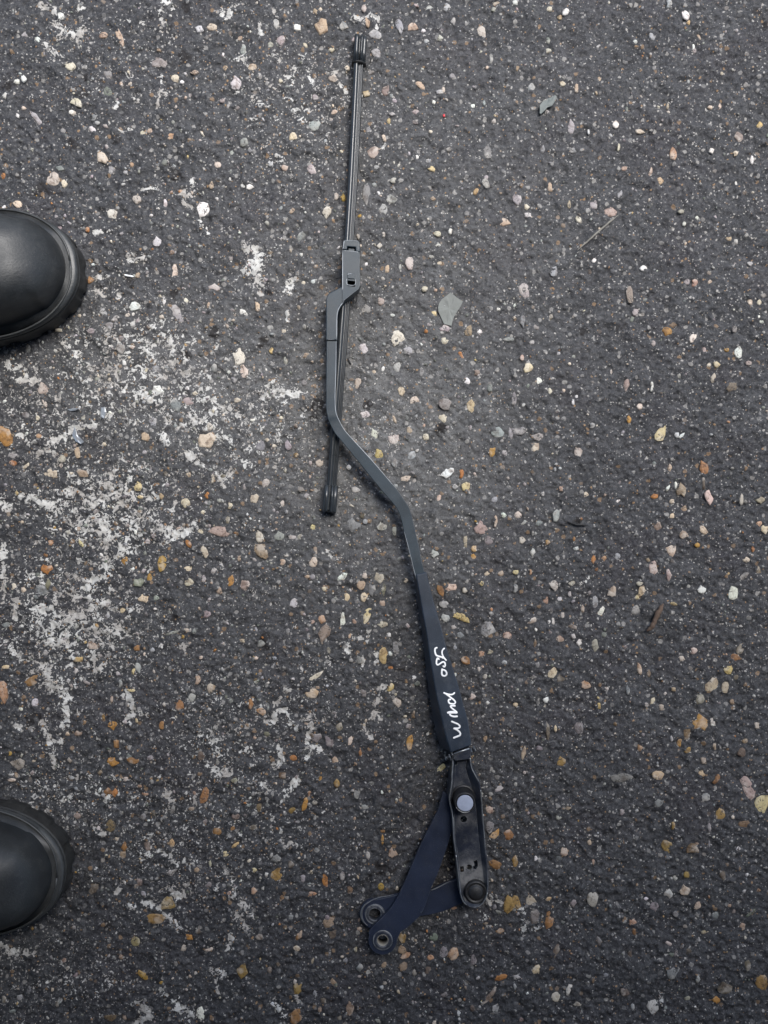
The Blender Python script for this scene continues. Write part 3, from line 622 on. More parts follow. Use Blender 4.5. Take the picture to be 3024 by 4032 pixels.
# countless small grains
big = np.array([(s[0], s[1], max(s[2], s[3])*.5) for s in slist])
def lightness(px, py):
    return float(np.exp(-((px-700)/900)**2 - ((py-1800)/1500)**2))
n = 0
while n < 7000:
    px = random.uniform(-150, 3174); py = random.uniform(-150, 4182)
    left = lightness(px, py)
    if random.random() > .35 + .65*left: continue
    r = random.choice((1, 1, 1, 2, 2, 3)) * random.uniform(2.0, 3.6) * (.9 + .35*left)
    if r > 5 and np.any(np.hypot(big[:, 0]-px, big[:, 1]-py) < big[:, 2]*.8 + r): continue
    u = random.random()
    warm = .5 if py > 1900 else .25
    if u < .52: code = random.choice(('gk', 'k', 'gk', 'kk', 'ek', 'kp', 'k'))
    elif u < .80: code = random.choice(('g', 'gc', 'gw', 'w', 'g', 'gp'))
    elif u < .80 + .2*warm: code = random.choice(('o', 'ob', 'a', 'bt', 'b', 'ya'))
    else: code = random.choice(('c', 'c', 't', 'p', 'p', 'ct'))
    if r > 6 and code in ('w', 'gw') and px > 1800: code = 'gk'
    p = P(px, py); e = random.uniform(.5, 1)
    add_stuff(p.x, p.y, r*S, r*S*e, random.uniform(0, 3.14), min(.0008, r*S*.5), pcol(code, .25), small[n % 14])
    n += 1
me = bpy.data.meshes.new("grit"); me.from_pydata(stuff_v, [], stuff_f); me.update()
ca = me.color_attributes.new('tint', 'FLOAT_COLOR', 'POINT'); ca.data.foreach_set('color', np.array(stuff_c, dtype=np.float32).ravel())
me.polygons.foreach_set("use_smooth", np.ones(len(me.polygons), dtype=bool)); me.materials.append(M['grit'])
grit = bpy.data.objects.new("grit", me); col.objects.link(grit); grit.parent = ground; tag(grit, kind='stuff')

# ------------------------------------------------------------------ the wiper
wiper = empty("windscreen_wiper", P(1512, 2300, 0))
tag(wiper, "black windscreen wiper arm with blade and linkage lying on asphalt, marked in white paint pen", "wiper")

def catmull(pts, n=8):
    out = []; m = len(pts)
    for i in range(m - 1):
        p0, p1, p2, p3 = pts[max(i-1, 0)], pts[i], pts[i+1], pts[min(i+2, m-1)]
        for k in range(n):
            t = k/n
            out.append(tuple(.5*((2*b) + (-a+c)*t + (2*a-5*b+4*c-d_)*t*t + (-a+3*b-3*c+d_)*t**3) for a, b, c, d_ in zip(p0, p1, p2, p3)))
    out.append(tuple(pts[-1])); return out

def sweep(name, path, prof, mat, parent, scale=None):
    """path: (px,py,z) points; prof: (across, up) in mm, swept along the path"""
    W3 = [P(*p) for p in path]; rings = []
    for i, c in enumerate(W3):
        t = (W3[min(i+1, len(W3)-1)] - W3[max(i-1, 0)]); t.z = 0; t.normalize()
        side = Vector((t.y, -t.x, 0))
        if side.x < 0: side = -side
        s = scale(i/(len(W3)-1)) if scale else 1
        rings.append([c + side*(a*.001*s) + Vector((0, 0, u*.001)) for a, u in prof])
    return loft(name, rings, mat, parent)

def tube(name, pts, r, mat, parent=None, seg=8, flat=1.0):
    rings = []
    for i, c in enumerate(pts):
        t = (pts[min(i+1, len(pts)-1)] - pts[max(i-1, 0)]).normalized()
        up = Vector((0, 0, 1)) if abs(t.z) < .9 else Vector((1, 0, 0)); sd = t.cross(up).normalized(); u2 = sd.cross(t)
        rr = r(i/(len(pts)-1)) if callable(r) else r
        rings.append([c + sd*(rr*math.cos(2*math.pi*k/seg)) + u2*(rr*flat*math.sin(2*math.pi*k/seg)) for k in range(seg)])
    return loft(name, rings, mat, parent)

# blade (path is the middle of the blade at z = 0; profile heights are absolute)
bl = catmull([(1414, 150, .0008), (1411, 242, .0008), (1389.5, 677, .001), (1373.5, 944, .001), (1359, 1177, .001), (1343, 1400, .001), (1320.5, 1700, .001), (1303, 1935, .0008), (1296, 2010, .0008)], 10)
bl = [(x, y, .009) for x, y, z in bl]      # placed by where the top of the profile is seen
prof = [(a*1.13, b) for a, b in [(-3.5, -8), (-3.9, -5), (-3.8, -1.5), (-3.4, -.3), (-2.6, .6), (-1.4, 1.0), (-.2, .7), (.1, -.9), (.9, -1.2), (1.25, -1.2), (1.4, -.5), (1.8, -.4), (2.0, -1.4), (2.5, -1.6), (2.7, -.9), (3.2, -.9), (3.6, -1.6), (3.8, -4), (3.3, -8)]]
blade = sweep("wiper_blade", bl, prof, M['gloss'], wiper)
sweep("rubber_strip", bl, [(2.2, -8.6), (2.2, -1.7), (3.9, -2.2), (4.1, -3.2), (3.9, -8.6)], M['rubber'], blade)
capprof = [(-5.2, -8.5), (-5.6, -5), (-5.3, -.5), (-4.4, .9), (-3.1, 1.5), (-1.9, 1.2), (-1.2, -.4), (-.9, -1.8), (.1, -1.8), (.5, .2), (1.0, 1.0), (1.7, 1.0), (2.3, .1), (2.7, -1.6), (3.4, -1.9), (4.4, -1.9), (5.0, -2.6), (5.3, -5), (5.0, -8.5)]
def fit(t):  # small taper near the tip
    return 1
sweep("end_cap", [(1420, 137, .010), (1419.5, 150, .010), (1417, 190, .010), (1414, 243, .010)], [(a*1.0, u) for a, u in capprof], M['gloss'], blade)
sweep("end_cap", [(1303.5, 1911, .010), (1300, 1960, .010), (1295.5, 2012, .010), (1295, 2016, .0095)], [(a*1.13, u) for a, u in capprof], M['gloss'], blade)
sweep("retaining_claw", [(1414, 239, .0105), (1413.8, 244, .0105)], [(-6.3, -9), (-6.6, -5), (-6.0, -.6), (-3, 1.0), (2, .7), (4.6, -1.6), (5.9, -4), (5.9, -9)], M['black'], blade)
# clip over the blade
clip = prism("blade_clip", [(1354, 946), (1359, 944), (1391, 945), (1412, 949), (1417, 956), (1418, 992), (1400, 990), (1400, 974), (1367, 971), (1367, 984), (1349, 982)], .017, .013, M['arm'], wiper)
bevel(clip, .0010, 3)
bevel(prism("clip_tongue", [(1372, 977), (1396, 979), (1395, 996), (1371, 994)], .0145, .008, M['arm'], clip), .0004, 2)
# cast head of the arm
headU = prism("arm_head", [(1347.5, 985), (1416, 992), (1417.5, 1122), (1413, 1136), (1402, 1146), (1357, 1181), (1350, 1190), (1348.5, 1186)], .022, .0125, M['arm'], wiper)
bevel(headU, .0013, 4)
win = boxcut([(1367, 1094), (1398, 1097), (1397, 1120), (1367, 1117)], .012, .03)
hb = headU.modifiers[0]; headU.modifiers.remove(hb); cut(headU, [win]); bevel(headU, .0009, 3)
rim = []
cwin = P(1382.5, 1106, .0225)
prism("release_button", [(1368.5, 1080), (1373, 1077), (1392, 1078), (1397, 1082), (1397, 1099), (1368, 1096.5)], .0228, .004, M['arm'], headU)
bevel(bpy.data.objects["release_button"], .0008, 3)
bevel(prism("window_floor", [(1364, 1090), (1400, 1092), (1400, 1124), (1364, 1122)], .0125, .001, M['black'], headU), .0002, 1)
headL = prism("arm_head_step", [(1351, 1128), (1340, 1131), (1306, 1148), (1294, 1155), (1287, 1165), (1283.5, 1180), (1283, 1339), (1327, 1339), (1326, 1245), (1330, 1222), (1338, 1206), (1352, 1190), (1358, 1176)],
               .0205, .0095, M['arm'], headU)
bevel(headL, .0009, 3)
def edge_line(name, pts, r_, par):  # thin pale strip that paints a highlight along an edge
    return tube(name, [P(*q) for q in catmull(pts, 4)], lambda t: r_*(.45 + .55*min(1, 8*t, 8*(1-t)))*random.uniform(.8, 1.3), M['rub'], par, 6, .6)
edge_line("worn_edge", [(1349.3, 990, .0219), (1349.0, 1080, .0219), (1350.0, 1180, .0217)], .00032, headU)
edge_line("worn_edge", [(1352, 986.5, .0219), (1384, 989, .0219), (1413, 993, .0219)], .00024, headU)
edge_line("worn_edge", [(1354, 1187, .0203), (1339.5, 1205, .0203), (1331, 1222, .0203), (1326.5, 1246, .0203), (1325.8, 1290, .0203), (1325.6, 1335, .0203)], .00034, headU)
edge_line("worn_edge", [(1284.8, 1336.5, .0203), (1325, 1336.5, .0203)], .0002, headU)
edge_line("worn_edge", [(1355.5, 947, .0169), (1352.5, 965, .0169), (1350.5, 981, .0169)], .0003, clip)
edge_line("worn_edge", [(1357, 947, .0169), (1388, 946.5, .0169), (1410, 950, .0169)], .0002, clip)
edge_line("worn_edge", [(1366, 1093, .0219), (1366, 1119, .0219), (1397, 1122, .0219), (1399.5, 1097, .0219)], .00024, headU)
edge_line("worn_edge", [(1369, 1082, .0229), (1374, 1078.5, .0229), (1384, 1078.5, .0229)], .0003, headU)
# small wire spring by the head
tube("spring_wire", [P(1391, 1150, .009), P(1392, 1180, .007), P(1394, 1197, .006), P(1399, 1194, .006), P(1405, 1184, .006), P(1406, 1160, .009)], .00035, M['black'], wiper, 6)
# rod
RL = [(1285.5, 1336), (1284.5, 1450), (1283.6, 1560), (1284.5, 1612), (1290, 1642), (1298, 1666), (1317, 1703), (1341, 1733), (1405, 1811), (1503, 1932), (1546, 1981), (1567, 2012), (1579, 2044), (1590, 2093), (1608.5, 2161), (1625, 2229), (1640, 2290)]
RR = [(1325.5, 1336), (1324, 1450), (1320.6, 1560), (1322.5, 1612), (1328.5, 1638), (1337, 1656), (1353, 1686), (1377, 1716), (1464, 1811), (1553, 1915), (1590, 1966), (1607, 1992), (1619.5, 2023), (1631, 2072), (1648, 2145), (1662, 2215), (1679, 2290)]
zt = [.0185, .0185, .0185, .0183, .0183, .018, .018, .018, .0175, .017, .017, .017, .017, .0172, .0175, .018, .018]
def dense(a): return catmull(a, 5)
L3 = dense([(x, y, z) for (x, y), z in zip(RL, zt)]); R3 = dense([(x, y, z) for (x, y), z in zip(RR, zt)])
rings = []
for a, b in zip(L3, R3):
    pa, pb = P(*a), P(*b); dz = Vector((0, 0, -.0038))
    rings.append([pa, pb, pb + dz, pa + dz])
rod = loft("arm_rod", rings, M['arm'], wiper); bevel(rod, .0006, 3, 40)
def off(a, dx, dz): return [(x + dx, y, z + dz) for x, y, z in a]
edge_line("worn_edge", off([(x, y, z) for (x, y), z in zip(RR, zt)][:10], -1.6, -.0001), .00026, rod)
edge_line("worn_edge", off([(x, y, z) for (x, y), z in zip(RL, zt)][13:], 1.6, -.0001), .0002, rod)
# tapering channel
def zc(y): return .0195 + (y - 2256)/(2960-2256)*.0065
CL = [(1636.5, 2257), (1653, 2352), (1677.5, 2485), (1693.7, 2597), (1715.6, 2726), (1740.4, 2839), (1762, 2925), (1776, 2960)]
CR = [(1680, 2253), (1704.6, 2357), (1739, 2475), (1757, 2545), (1784, 2633), (1807, 2704), (1824, 2771), (1843, 2836), (1855.5, 2918), (1857, 2940)]
CF = [(1624.5, 2263), (1646, 2384), (1661, 2490), (1675, 2613), (1686, 2715), (1700, 2817), (1722, 2910), (1740, 2962)]
def resamp(poly, y):
    for (x0, y0), (x1, y1) in zip(poly[:-1], poly[1:]):
        if y0 <= y <= y1: return x0 + (x1-x0)*(y-y0)/(y1-y0)
    return poly[0][0] if y < poly[0][1] else poly[-1][0]
rings = []
ys = [2256, 2262, 2300, 2352, 2400, 2450, 2490, 2545, 2597, 2640, 2700, 2770, 2836, 2890, 2925, 2945]
for i, y in enumerate(ys):
    z = zc(y); sk = (y > 2920)
    yl = y + (20 if y >= 2890 else 12 if y >= 2836 else 6); yr = y - (10 if y >= 2890 else 4)
    a = P(resamp(CL, yl), yl, z); b = P(resamp(CR, yr), yr, z)
    yb = CY - a.y/(S*(H-.006)/H)
    lo = P(resamp(CF, yb), yb, .006); rb = Vector((b.x - .0012, b.y, .006))
    rings.append([lo, a, b, rb])
chan = loft("arm_channel", rings, M['channel'], wiper); bevel(chan, .0011, 4, 25)
# white paint marker writing, W I N D   O S F
def T7(pts): return [(1690 + x/6.3467, 2530 + y/6.3467) for x, y in pts]
def T8(pts): return [(1730 + x/5.7692, 2710 + y/5.7692) for x, y in pts]
strokes = [
    (T7([(188, 130), (150, 150), (142, 200), (150, 260), (180, 320), (240, 345), (310, 365), (345, 385)]), 3.9),
    (T7([(375, 148), (340, 180), (320, 230), (325, 290), (350, 350), (385, 400), (420, 440)]), 3.5),
    (T7([(240, 415), (220, 395), (200, 400), (185, 450), (180, 510), (195, 550), (225, 555), (280, 520), (335, 487), (380, 495), (398, 540), (395, 590), (372, 608), (350, 590)]), 3.7),
    (T7([(320, 668), (315, 720), (315, 790), (340, 825), (385, 835), (425, 810), (435, 770), (415, 720), (375, 690), (335, 680)]), 3.9),
    (T8([(340, 105), (310, 135), (250, 145), (170, 130), (105, 105)]), 3.6),
    (T8([(110, 105), (180, 150), (250, 205), (320, 260), (360, 310), (345, 350), (290, 355), (230, 340), (208, 300), (215, 260), (248, 255)]), 3.8),
    (T8([(352, 400), (300, 398), (255, 405), (270, 440), (330, 490), (385, 535), (395, 555)]), 3.8),
    (T8([(392, 552), (320, 540), (250, 540), (195, 555)]), 4.6),
    (T8([(385, 560), (300, 558), (200, 562)]), 4.0),
    (T8([(240, 600), (270, 625), (330, 642), (400, 638)]), 4.1),
    (T8([(282, 755), (350, 785), (420, 815), (462, 855), (458, 890), (420, 910), (335, 912)]), 3.9),
    (T8([(335, 915), (390, 940), (450, 985), (475, 1030), (462, 1070), (420, 1090), (330, 1125)]), 4.2),
]
hv, hf = [], []
for si, (pts, rad) in enumerate(strokes):
    rad *= .86
    pp = catmull(pts, 5); W3 = [P(x, y, zc(y) + .00005) for x, y in pp]; r = rad*S*.97; seg = 10
    # round ends
    ext = []
    t0 = (W3[0]-W3[1]).normalized(); t1 = (W3[-1]-W3[-2]).normalized()
    seq = [(W3[0] + t0*r*.98, .18), (W3[0] + t0*r*.72, .69), (W3[0] + t0*r*.35, .94)] + [(c, 1.0) for c in W3] + [(W3[-1] + t1*r*.35, .94), (W3[-1] + t1*r*.72, .69), (W3[-1] + t1*r*.98, .18)]
    n0 = len(hv); m = len(seq)
    for i, (c, f) in enumerate(seq):
        t = seq[min(i+1, m-1)][0] - seq[max(i-1, 0)][0]; t.normalize(); sd = Vector((t.y, -t.x, 0)).normalized()
        for k in range(seg):
            an = 2*math.pi*k/seg
            hv.append(c + sd*(r*f*math.cos(an)) + Vector((0, 0, .00016*f*math.sin(an) + si*.000006)))
    for i in range(m-1):
        for k in range(seg):
            k2 = (k+1) % seg; hf.append((n0+i*seg+k, n0+i*seg+k2, n0+(i+1)*seg+k2, n0+(i+1)*seg+k))
    hf.append(tuple(n0+k for k in range(seg))); hf.append(tuple(n0+(m-1)*seg+k for k in range(seg)))
tag(from_py("handwriting", hv, hf, M['white'], chan), "handwritten white letters WIND OSF")

# hinge
zh = .0255
bevel(prism("hinge_block", [(1787, 2968), (1848, 2946), (1853, 2950), (1854, 2982), (1846, 2990), (1794, 2996), (1786, 2990)], zh - .001, .012, M['navydirty'], wiper), .0009, 3)
tube("hinge_edge", [P(1787, 2968, zh - .0006), P(1848, 2947, zh - .0006)], .0008, M['bare'], wiper, 8)
for (x0, y0, x1, y1, r_) in ((1776, 2955, 1787, 2990, .0009), (1767.5, 2969, 1776.5, 2996, .0008), (1755, 2978, 1762, 2993, .0007), (1864.5, 2936, 1869, 2962, .0008), (1854, 2944, 1859, 2975, .0008)):
    bevel(loft("hinge_lug", [[P(x0-3.4, y0, zh-.0035), P(x0+3.4, y0-1, zh-.0035), P(x0+3.4, y0-1, zh-.014), P(x0-3.4, y0, zh-.014)],
                       [P((x0+x1)/2-3.6, (y0+y1)/2, zh-.0005), P((x0+x1)/2+3.6, (y0+y1)/2-1, zh-.0005), P((x0+x1)/2+3.6, (y0+y1)/2-1, zh-.016), P((x0+x1)/2-3.6, (y0+y1)/2, zh-.016)],
                       [P(x1-3.4, y1, zh-.0035), P(x1+3.4, y1-1, zh-.0035), P(x1+3.4, y1-1, zh-.014), P(x1-3.4, y1, zh-.014)]], M['scuffed'], wiper), .0005, 2)
tube("hinge_pin", [P(1753, 2988, zh-.007), P(1872, 2950, zh-.007)], .0016, M['bare'], wiper, 12)

# mounting bracket: open channel
rows = [  # y, outer-left-bottom x, rim-left x, floor-left x, floor-right x, rim-right x, outer-right x
    (2984, 1779, 1781, 1791, 1842, 1853, 1856), (3020, 1777, 1780, 1790, 1834, 1858, 1862), (3050, 1775, 1778, 1789, 1842, 1872, 1876),
    (3078, 1773, 1777, 1787, 1852, 1887, 1891), (3110, 1769, 1773, 1784, 1862, 1895, 1899), (3150, 1764, 1768, 1779, 1872, 1898, 1902),
    (3195, 1773, 1778, 1786, 1878, 1901, 1906), (3250, 1778, 1783, 1788, 1882, 1905, 1910), (3300, 1781, 1785, 1791, 1887, 1910, 1915),
    (3366, 1790, 1794, 1801, 1894, 1916, 1921), (3430, 1797, 1801, 1808, 1903, 1922, 1927), (3480, 1803, 1807, 1814, 1909, 1924, 1929),
    (3515, 1806, 1811, 1818, 1911, 1922, 1927), (3538, 1812, 1817, 1825, 1904, 1914, 1919), (3552, 1819, 1824, 1832, 1896, 1906, 1911), (3563, 1830, 1835, 1842, 1886, 1896, 1900), (3570, 1842, 1847, 1853, 1877, 1884, 1888), (3574, 1855, 1859, 1864, 1868, 1873, 1877)]
ZR, ZF = .0215, .0150
def sect(r):
    y, ol, rl, fl, fr, rr_, orr = r
    e = max(0, (y-3515)/58)**2; zf = ZF + (ZR-ZF)*.96*min(1, e*1.15)
    up = [P(ol, y, .004), P(rl, y, ZR), P(rl + 4.5, y, ZR), P(fl + 2, y, zf), P(fr - 2, y, zf), P(rr_ - 4.5, y, ZR), P(rr_, y, ZR), P(orr, y, .004)]
    return up
rings = []
for r in rows:
    up = sect(r)
    for q, ref, dx in ((0, 1, (r[1]-r[2])*S), (7, 6, (r[6]-r[5])*S)): up[q] = Vector((up[ref].x + dx, up[ref].y, .004))
    a, b = up[0], up[-1]
    inn = [Vector((b.x - .0016, b.y, .004)), Vector((up[4].x - .0004, up[4].y, up[4].z - .0016)), Vector((up[3].x + .0004, up[3].y, up[3].z - .0016)), Vector((a.x + .0016, a.y, .004))]
    rings.append(up + inn)
brk = loft("mounting_bracket", rings, M['navydirty'], wiper)
def at(x, y, z): q = P(x, y, z); return (q.x, q.y)
cuts = [boxcut([(1795, 3004), (1803, 3001), (1806, 3003), (1806, 3032), (1797, 3034)], .004, .03), cyl(at(1826, 3226, ZF), 13*S, .004, .03), cyl(at(1848, 3415, ZF), 11*S, .004, .03),
        boxcut([(1817, 3441), (1832, 3439), (1834, 3463), (1819, 3465)], .004, .03),
        boxcut([(1872, 3419), (1887, 3414), (1890, 3438), (1882, 3454), (1868, 3450), (1868, 3441), (1876, 3436)], .004, .03)]
cut(brk, cuts); bevel(brk, .00045, 2, 28)
# worn rims, their bright highlight put in as a pale strip
def rimline(idx, off, i0, i1, rr, wob=.6):
    pts = [(r[idx] + off, r[0], ZR + .00005) for r in rows[i0:i1]]
    dn = catmull(pts, 4)
    return tube("worn_edge", [P(x + random.uniform(-wob, wob), y, z) for x, y, z in dn], lambda t: rr*(.5 + .5*abs(math.sin(t*23 + idx*3))) , M['bare'], brk, 6, .5)
rimline(2, 2.0, 0, 10, .0007); rimline(5, -2.0, 0, 4, .00045); rimline(5, -1.5, 4, 9, .0004); rimline(2, 2.0, 9, 16, .0006); rimline(5, -2.0, 12, 17, .0004)
# pivot post with pale cap
c = at(1824, 3137, ZF)
lathe("pivot_collar", c, [(10.3e-3, ZF-.002), (10.3e-3, ZF+.0008), (9.9e-3, ZF+.0014), (9.3e-3, ZF+.0014), (9.0e-3, ZF+.0020), (8.7e-3, .0300), (8.3e-3, .0309), (7.7e-3, .0311), (7.4e-3, .0305), (.1e-3, .0305)], M['rubber'], wiper, 48)
pc = bpy.data.objects["pivot_collar"]
lathe("pivot_cap", c, [(6.6e-3, .0300), (6.8e-3, .0318), (6.6e-3, .0322), (6.0e-3, .03235), (.1e-3, .03245)], M['cap'], pc, 48)
tube("worn_ring", [Vector((c[0] + 8.0e-3*math.cos(a), c[1] + 8.0e-3*math.sin(a), .0311)) for a in np.linspace(3.6, 5.2, 16)], .00025, M['bare'], pc, 6)
# lower bush
c2 = at(1874, 3514, .019)
lathe("lower_bush", c2, [(9.6e-3, ZF-.002), (9.6e-3, .0188), (9.2e-3, .0196), (8.2e-3, .0199), (7.6e-3, .0194), (6.9e-3, .0190), (6.2e-3, .0192), (5.7e-3, .0203), (4.9e-3, .0209), (.1e-3, .0212)], M['rubber'], wiper, 48)

# links
l1L = [(1745, 3120), (1728, 3183), (1691.7, 3256), (1659, 3321), (1634.8, 3374), (1602, 3455.6), (1565.6, 3533), (1540, 3575), (1505, 3612), (1466, 3650), (1452, 3672)]
l1R = [(1815, 3160), (1797, 3230), (1773, 3290), (1762, 3330), (1724, 3439), (1696, 3500), (1674, 3565), (1655, 3605), (1610, 3648), (1575, 3672), (1562, 3698)]
e1 = (1507, 3702)
arc = [(e1[0] + 56*math.cos(t), e1[1] + 57*math.sin(t)) for t in np.linspace(-.05, math.pi + .32, 16)]
def zl1(x, y): return .0125
link1 = prism("upper_link", l1L[:-1][::-1] and (l1R + arc + l1L[::-1]), .0120, .0042, M['navy'], wiper)
cut(link1, [cyl(at(*e1, .012), 22*S, .0, .03)]); bevel(link1, .0007, 3, 30)
ce = at(*e1, .0125)
lathe("upper_link_bush", ce, [(8.6e-3, .0105), (8.6e-3, .0126), (8.2e-3, .0131), (5.4e-3, .0131), (4.9e-3, .0127), (4.75e-3, .0122), (4.75e-3, .0030), (8.2e-3, .0030), (8.6e-3, .0105)], M['navydirty'], link1, 40)
lathe("bush_sleeve", ce, [(4.9e-3, .0125), (4.9e-3, .0020), (4.35e-3, .0020), (4.35e-3, .0125), (4.6e-3, .0129), (4.9e-3, .0125)], M['rust'], link1, 36)
e2 = (1476, 3600)
l2 = [(1820, 3455), (1777, 3470), (1740, 3484), (1696, 3505), (1650, 3518), (1560, 3523), (1500, 3538)]
arc2 = [(e2[0] + 60*math.cos(t), e2[1] + 60*math.sin(t)) for t in np.linspace(-math.pi*.62, -math.pi*1.62, 16)]
l2b = [(1520, 3640), (1600, 3618), (1643, 3611), (1700, 3602), (1757, 3586), (1810, 3562), (1850, 3540)]
link2 = prism("lower_link", l2 + arc2 + l2b, .0062, .0042, M['navy'], wiper)
cut(link2, [cyl(at(*e2, .006), 22*S, -.01, .03)]); bevel(link2, .0009, 3, 30)
ce2 = at(*e2, .0065)
lathe("lower_link_bush", ce2, [(8.8e-3, .0050), (8.8e-3, .0066), (8.3e-3, .0070), (7.6e-3, .0068), (7.0e-3, .0071), (5.4e-3, .0072), (4.9e-3, .0068), (4.75e-3, .0062), (4.75e-3, .0010), (8.2e-3, .0010), (8.8e-3, .0050)], M['navydirty'], link2, 40)
def edge_arc(name, cpx, rpx, t0, t1, z, r, par):
    pts = [P(cpx[0] + rpx*math.cos(t), cpx[1] + rpx*math.sin(t), z) for t in np.linspace(t0, t1, 26)]
    return tube(name, pts, lambda t: r*(.35 + .65*math.sin(math.pi*t)), M['bare'], par, 6, .5)
edge_arc("worn_edge", e2, 53, math.pi*.68, math.pi*1.38, .0063, .0010, link2)
edge_arc("worn_edge", e2, 37, math.pi*.75, math.pi*1.6, .0071, .0003, link2)
edge_arc("worn_edge", e2, 25, math.pi*.75, math.pi*1.6, .0072, .0004, link2)
edge_arc("worn_edge", e1, 38, math.pi*.85, math.pi*2.1, .0131, .00022, link1)
tube("worn_edge", [P(x, y, .0063) for x, y in catmull([(1440, 3562), (1466, 3544), (1500, 3532), (1525, 3528), (1550, 3522)], 5)], lambda t: .0005*(1-t*.7), M['bare'], link2, 6, .5)
tube("worn_edge", [P(x, y, .0064) for x, y in catmull([(1696, 3506), (1725, 3494), (1755, 3478), (1778, 3468)], 5)], lambda t: .00055*(.3+.7*math.sin(math.pi*min(1, t+.1))), M['bare'], link2, 6, .5)

# ------------------------------------------------------------------ person standing at the left, boots in view
person = empty("person", (-.52, 0, 0))
tag(person, "person in dark trousers and black leather work boots standing beside the wiper", "person")
def boot(tip, ang, name="boot", K=.92):
    """tip: ground point under the toe tip; ang: direction the toe points; builds in world space"""
    ca, sa = math.cos(ang), math.sin(ang)
    def W(u, v, z):
        u *= K; v *= K
        return Vector((tip[0] - u*ca - v*(-sa), tip[1] - u*sa - v*ca, z))
    Lb = .300
    def hw(u):
        toe = .0560 * math.sqrt(max(0, 1 - (1 - min(u, .085)/.085)**2.3))
        body = .0560 - .016*max(0, min(1, (u-.11)/.09))**1.5
        body += .003*max(0, min(1, (u-.2)/.06))
        heel = .043*math.sqrt(max(0, 1 - (max(0, (u-(Lb-.045))/.045))**2.2))
        r = min(toe, body) if u < .1 else body
        return min(r, heel) if u > Lb-.045 else r
    def outline(off, n=44):
        us = [Lb*(.5 - .5*math.cos(math.pi*i/n)) for i in range(n+1)]
        up = [(u, hw(u)) for u in us]; pts = up + [(u, -w_) for u, w_ in up[1:-1][::-1]]
        return [( u + (off if u > Lb/2 else -off) * (1 if (u < .06 or u > Lb-.04) else 0) * (1 - (abs(v)/.056)**2), v + (math.copysign(off, v) if abs(v) > 1e-6 else 0)) for u, v in pts]
    def slab(nm, levels, mat, par, lugs=False):
        rings = [[W(u, v, z) for u, v in outline(off, 150 if lugs else 44)] for off, z in levels]
        if lugs:
            for q in rings[:3]:
                for i, p_ in enumerate(q):
                    if (i//4) % 3 == 0: p_ += (W(.12, 0, p_.z) - p_).normalized()*.0020
        return loft(nm, rings, mat, par)
    # upper: cross-sections over the foot
    us = [.0067 + .292*(i/54)**1.7 for i in range(55)]
    rings = []
    for u in us:
        w_ = max(.0005, hw(max(0, u - .0066)) - .0005) if u < .03 else hw(u) - .0065
        w_ = min(w_, hw(u) - .0050)
        toeh = .050*math.sqrt(max(0, 1-(1-max(0, min(u-.0066, .07))/.07)**2.2))
        hh = toeh + (0 if u < .07 else .028*min(1, (u-.07)/.09)**1.4) + (0 if u < .15 else .035*min(1, (u-.15)/.08))
        if u > .262: hh *= math.sqrt(max(0.0, 1-((u-.262)/.045)**2))*.55+.45
        ring = []
        for k in range(25):
            t = math.pi*k/24; cv, sv = math.cos(t), math.sin(t)
            ex = .62
            vv = w_*math.copysign(abs(cv)**ex, cv); zz = hh*(sv**.80)
            if u > .12: vv *= 1 - .32*min(1, (u-.12)/.1)*(sv**2)
            ring.append(W(u, vv, .0285 + zz))
        rings.append(ring)
    up = loft(name, rings, M['leather'], person, closed=False, caps=False)
    slab("sole", [(.001, .0003), (.003, .003), (.0035, .012), (.0025, .020), (.0032, .0235)], M['sole'], up, True)
    slab("welt", [(.0015, .0236), (.0030, .0250), (.0030, .0285), (.0012, .0302), (-.0035, .0305)], M['welt'], up)
    # stitch-like ridge where leather meets the welt
    o2 = [W(u, v, .0308) for u, v in outline(-.0022)]
    tube("stitching", o2 + o2[:1], .0009, M['welt'], up, 6)
    # toe-cap seam
    seam = []
    for k in range(3, 22):
        t = math.pi*k/24; u = .083 + .012*math.sin(t); w_ = hw(u)-.0062
        cv, sv = math.cos(t), math.sin(t); hh = .050 + .028*min(1, max(0, (u-.07)/.09))**1.4
        seam.append(W(u, w_*math.copysign(abs(cv)**.62, cv), .0287 + hh*sv**.80))
    tube("seam", seam, .0010, M['leather'], up, 6)
    # heel block under the back
    return up, W(.215, 0, .12)
bt1, ank1 = boot((-.2590, .2090), math.radians(9))
bt2, ank2 = boot((-.2700, -.3040), math.radians(-4))
# trousers: one skinned surface
skv = [Vector((-.62, -.05, .80)), Vector((-.60, -.05, .92)), Vector((-.60, .055, .76)), Vector((-.60, -.155, .76)),
       Vector((-.505, .13, .46)), Vector((-.505, -.25, .46)), Vector((ank1.x, ank1.y, .10)), Vector((ank2.x, ank2.y, .10))]
rad_ = [.15, .15, .10, .10, .068, .068, .062, .062]
me = bpy.data.meshes.new("trousers"); me.from_pydata(skv, [(0, 1), (0, 2), (0, 3), (2, 4), (3, 5), (4, 6), (5, 7)], []); me.update()
tr = link_mesh("trousers", me, M['cloth'], person)
sk = tr.modifiers.new("skin", 'SKIN'); tr.modifiers.new("sub", 'SUBSURF').levels = 2; tr.modifiers["sub"].render_levels = 2
for i, r_ in enumerate(rad_): me.skin_vertices[0].data[i].radius = (r_, r_)
me.skin_vertices[0].data[0].use_root = True
for m in tr.modifiers:
    if m.type == 'SKIN': m.use_smooth_shade = True

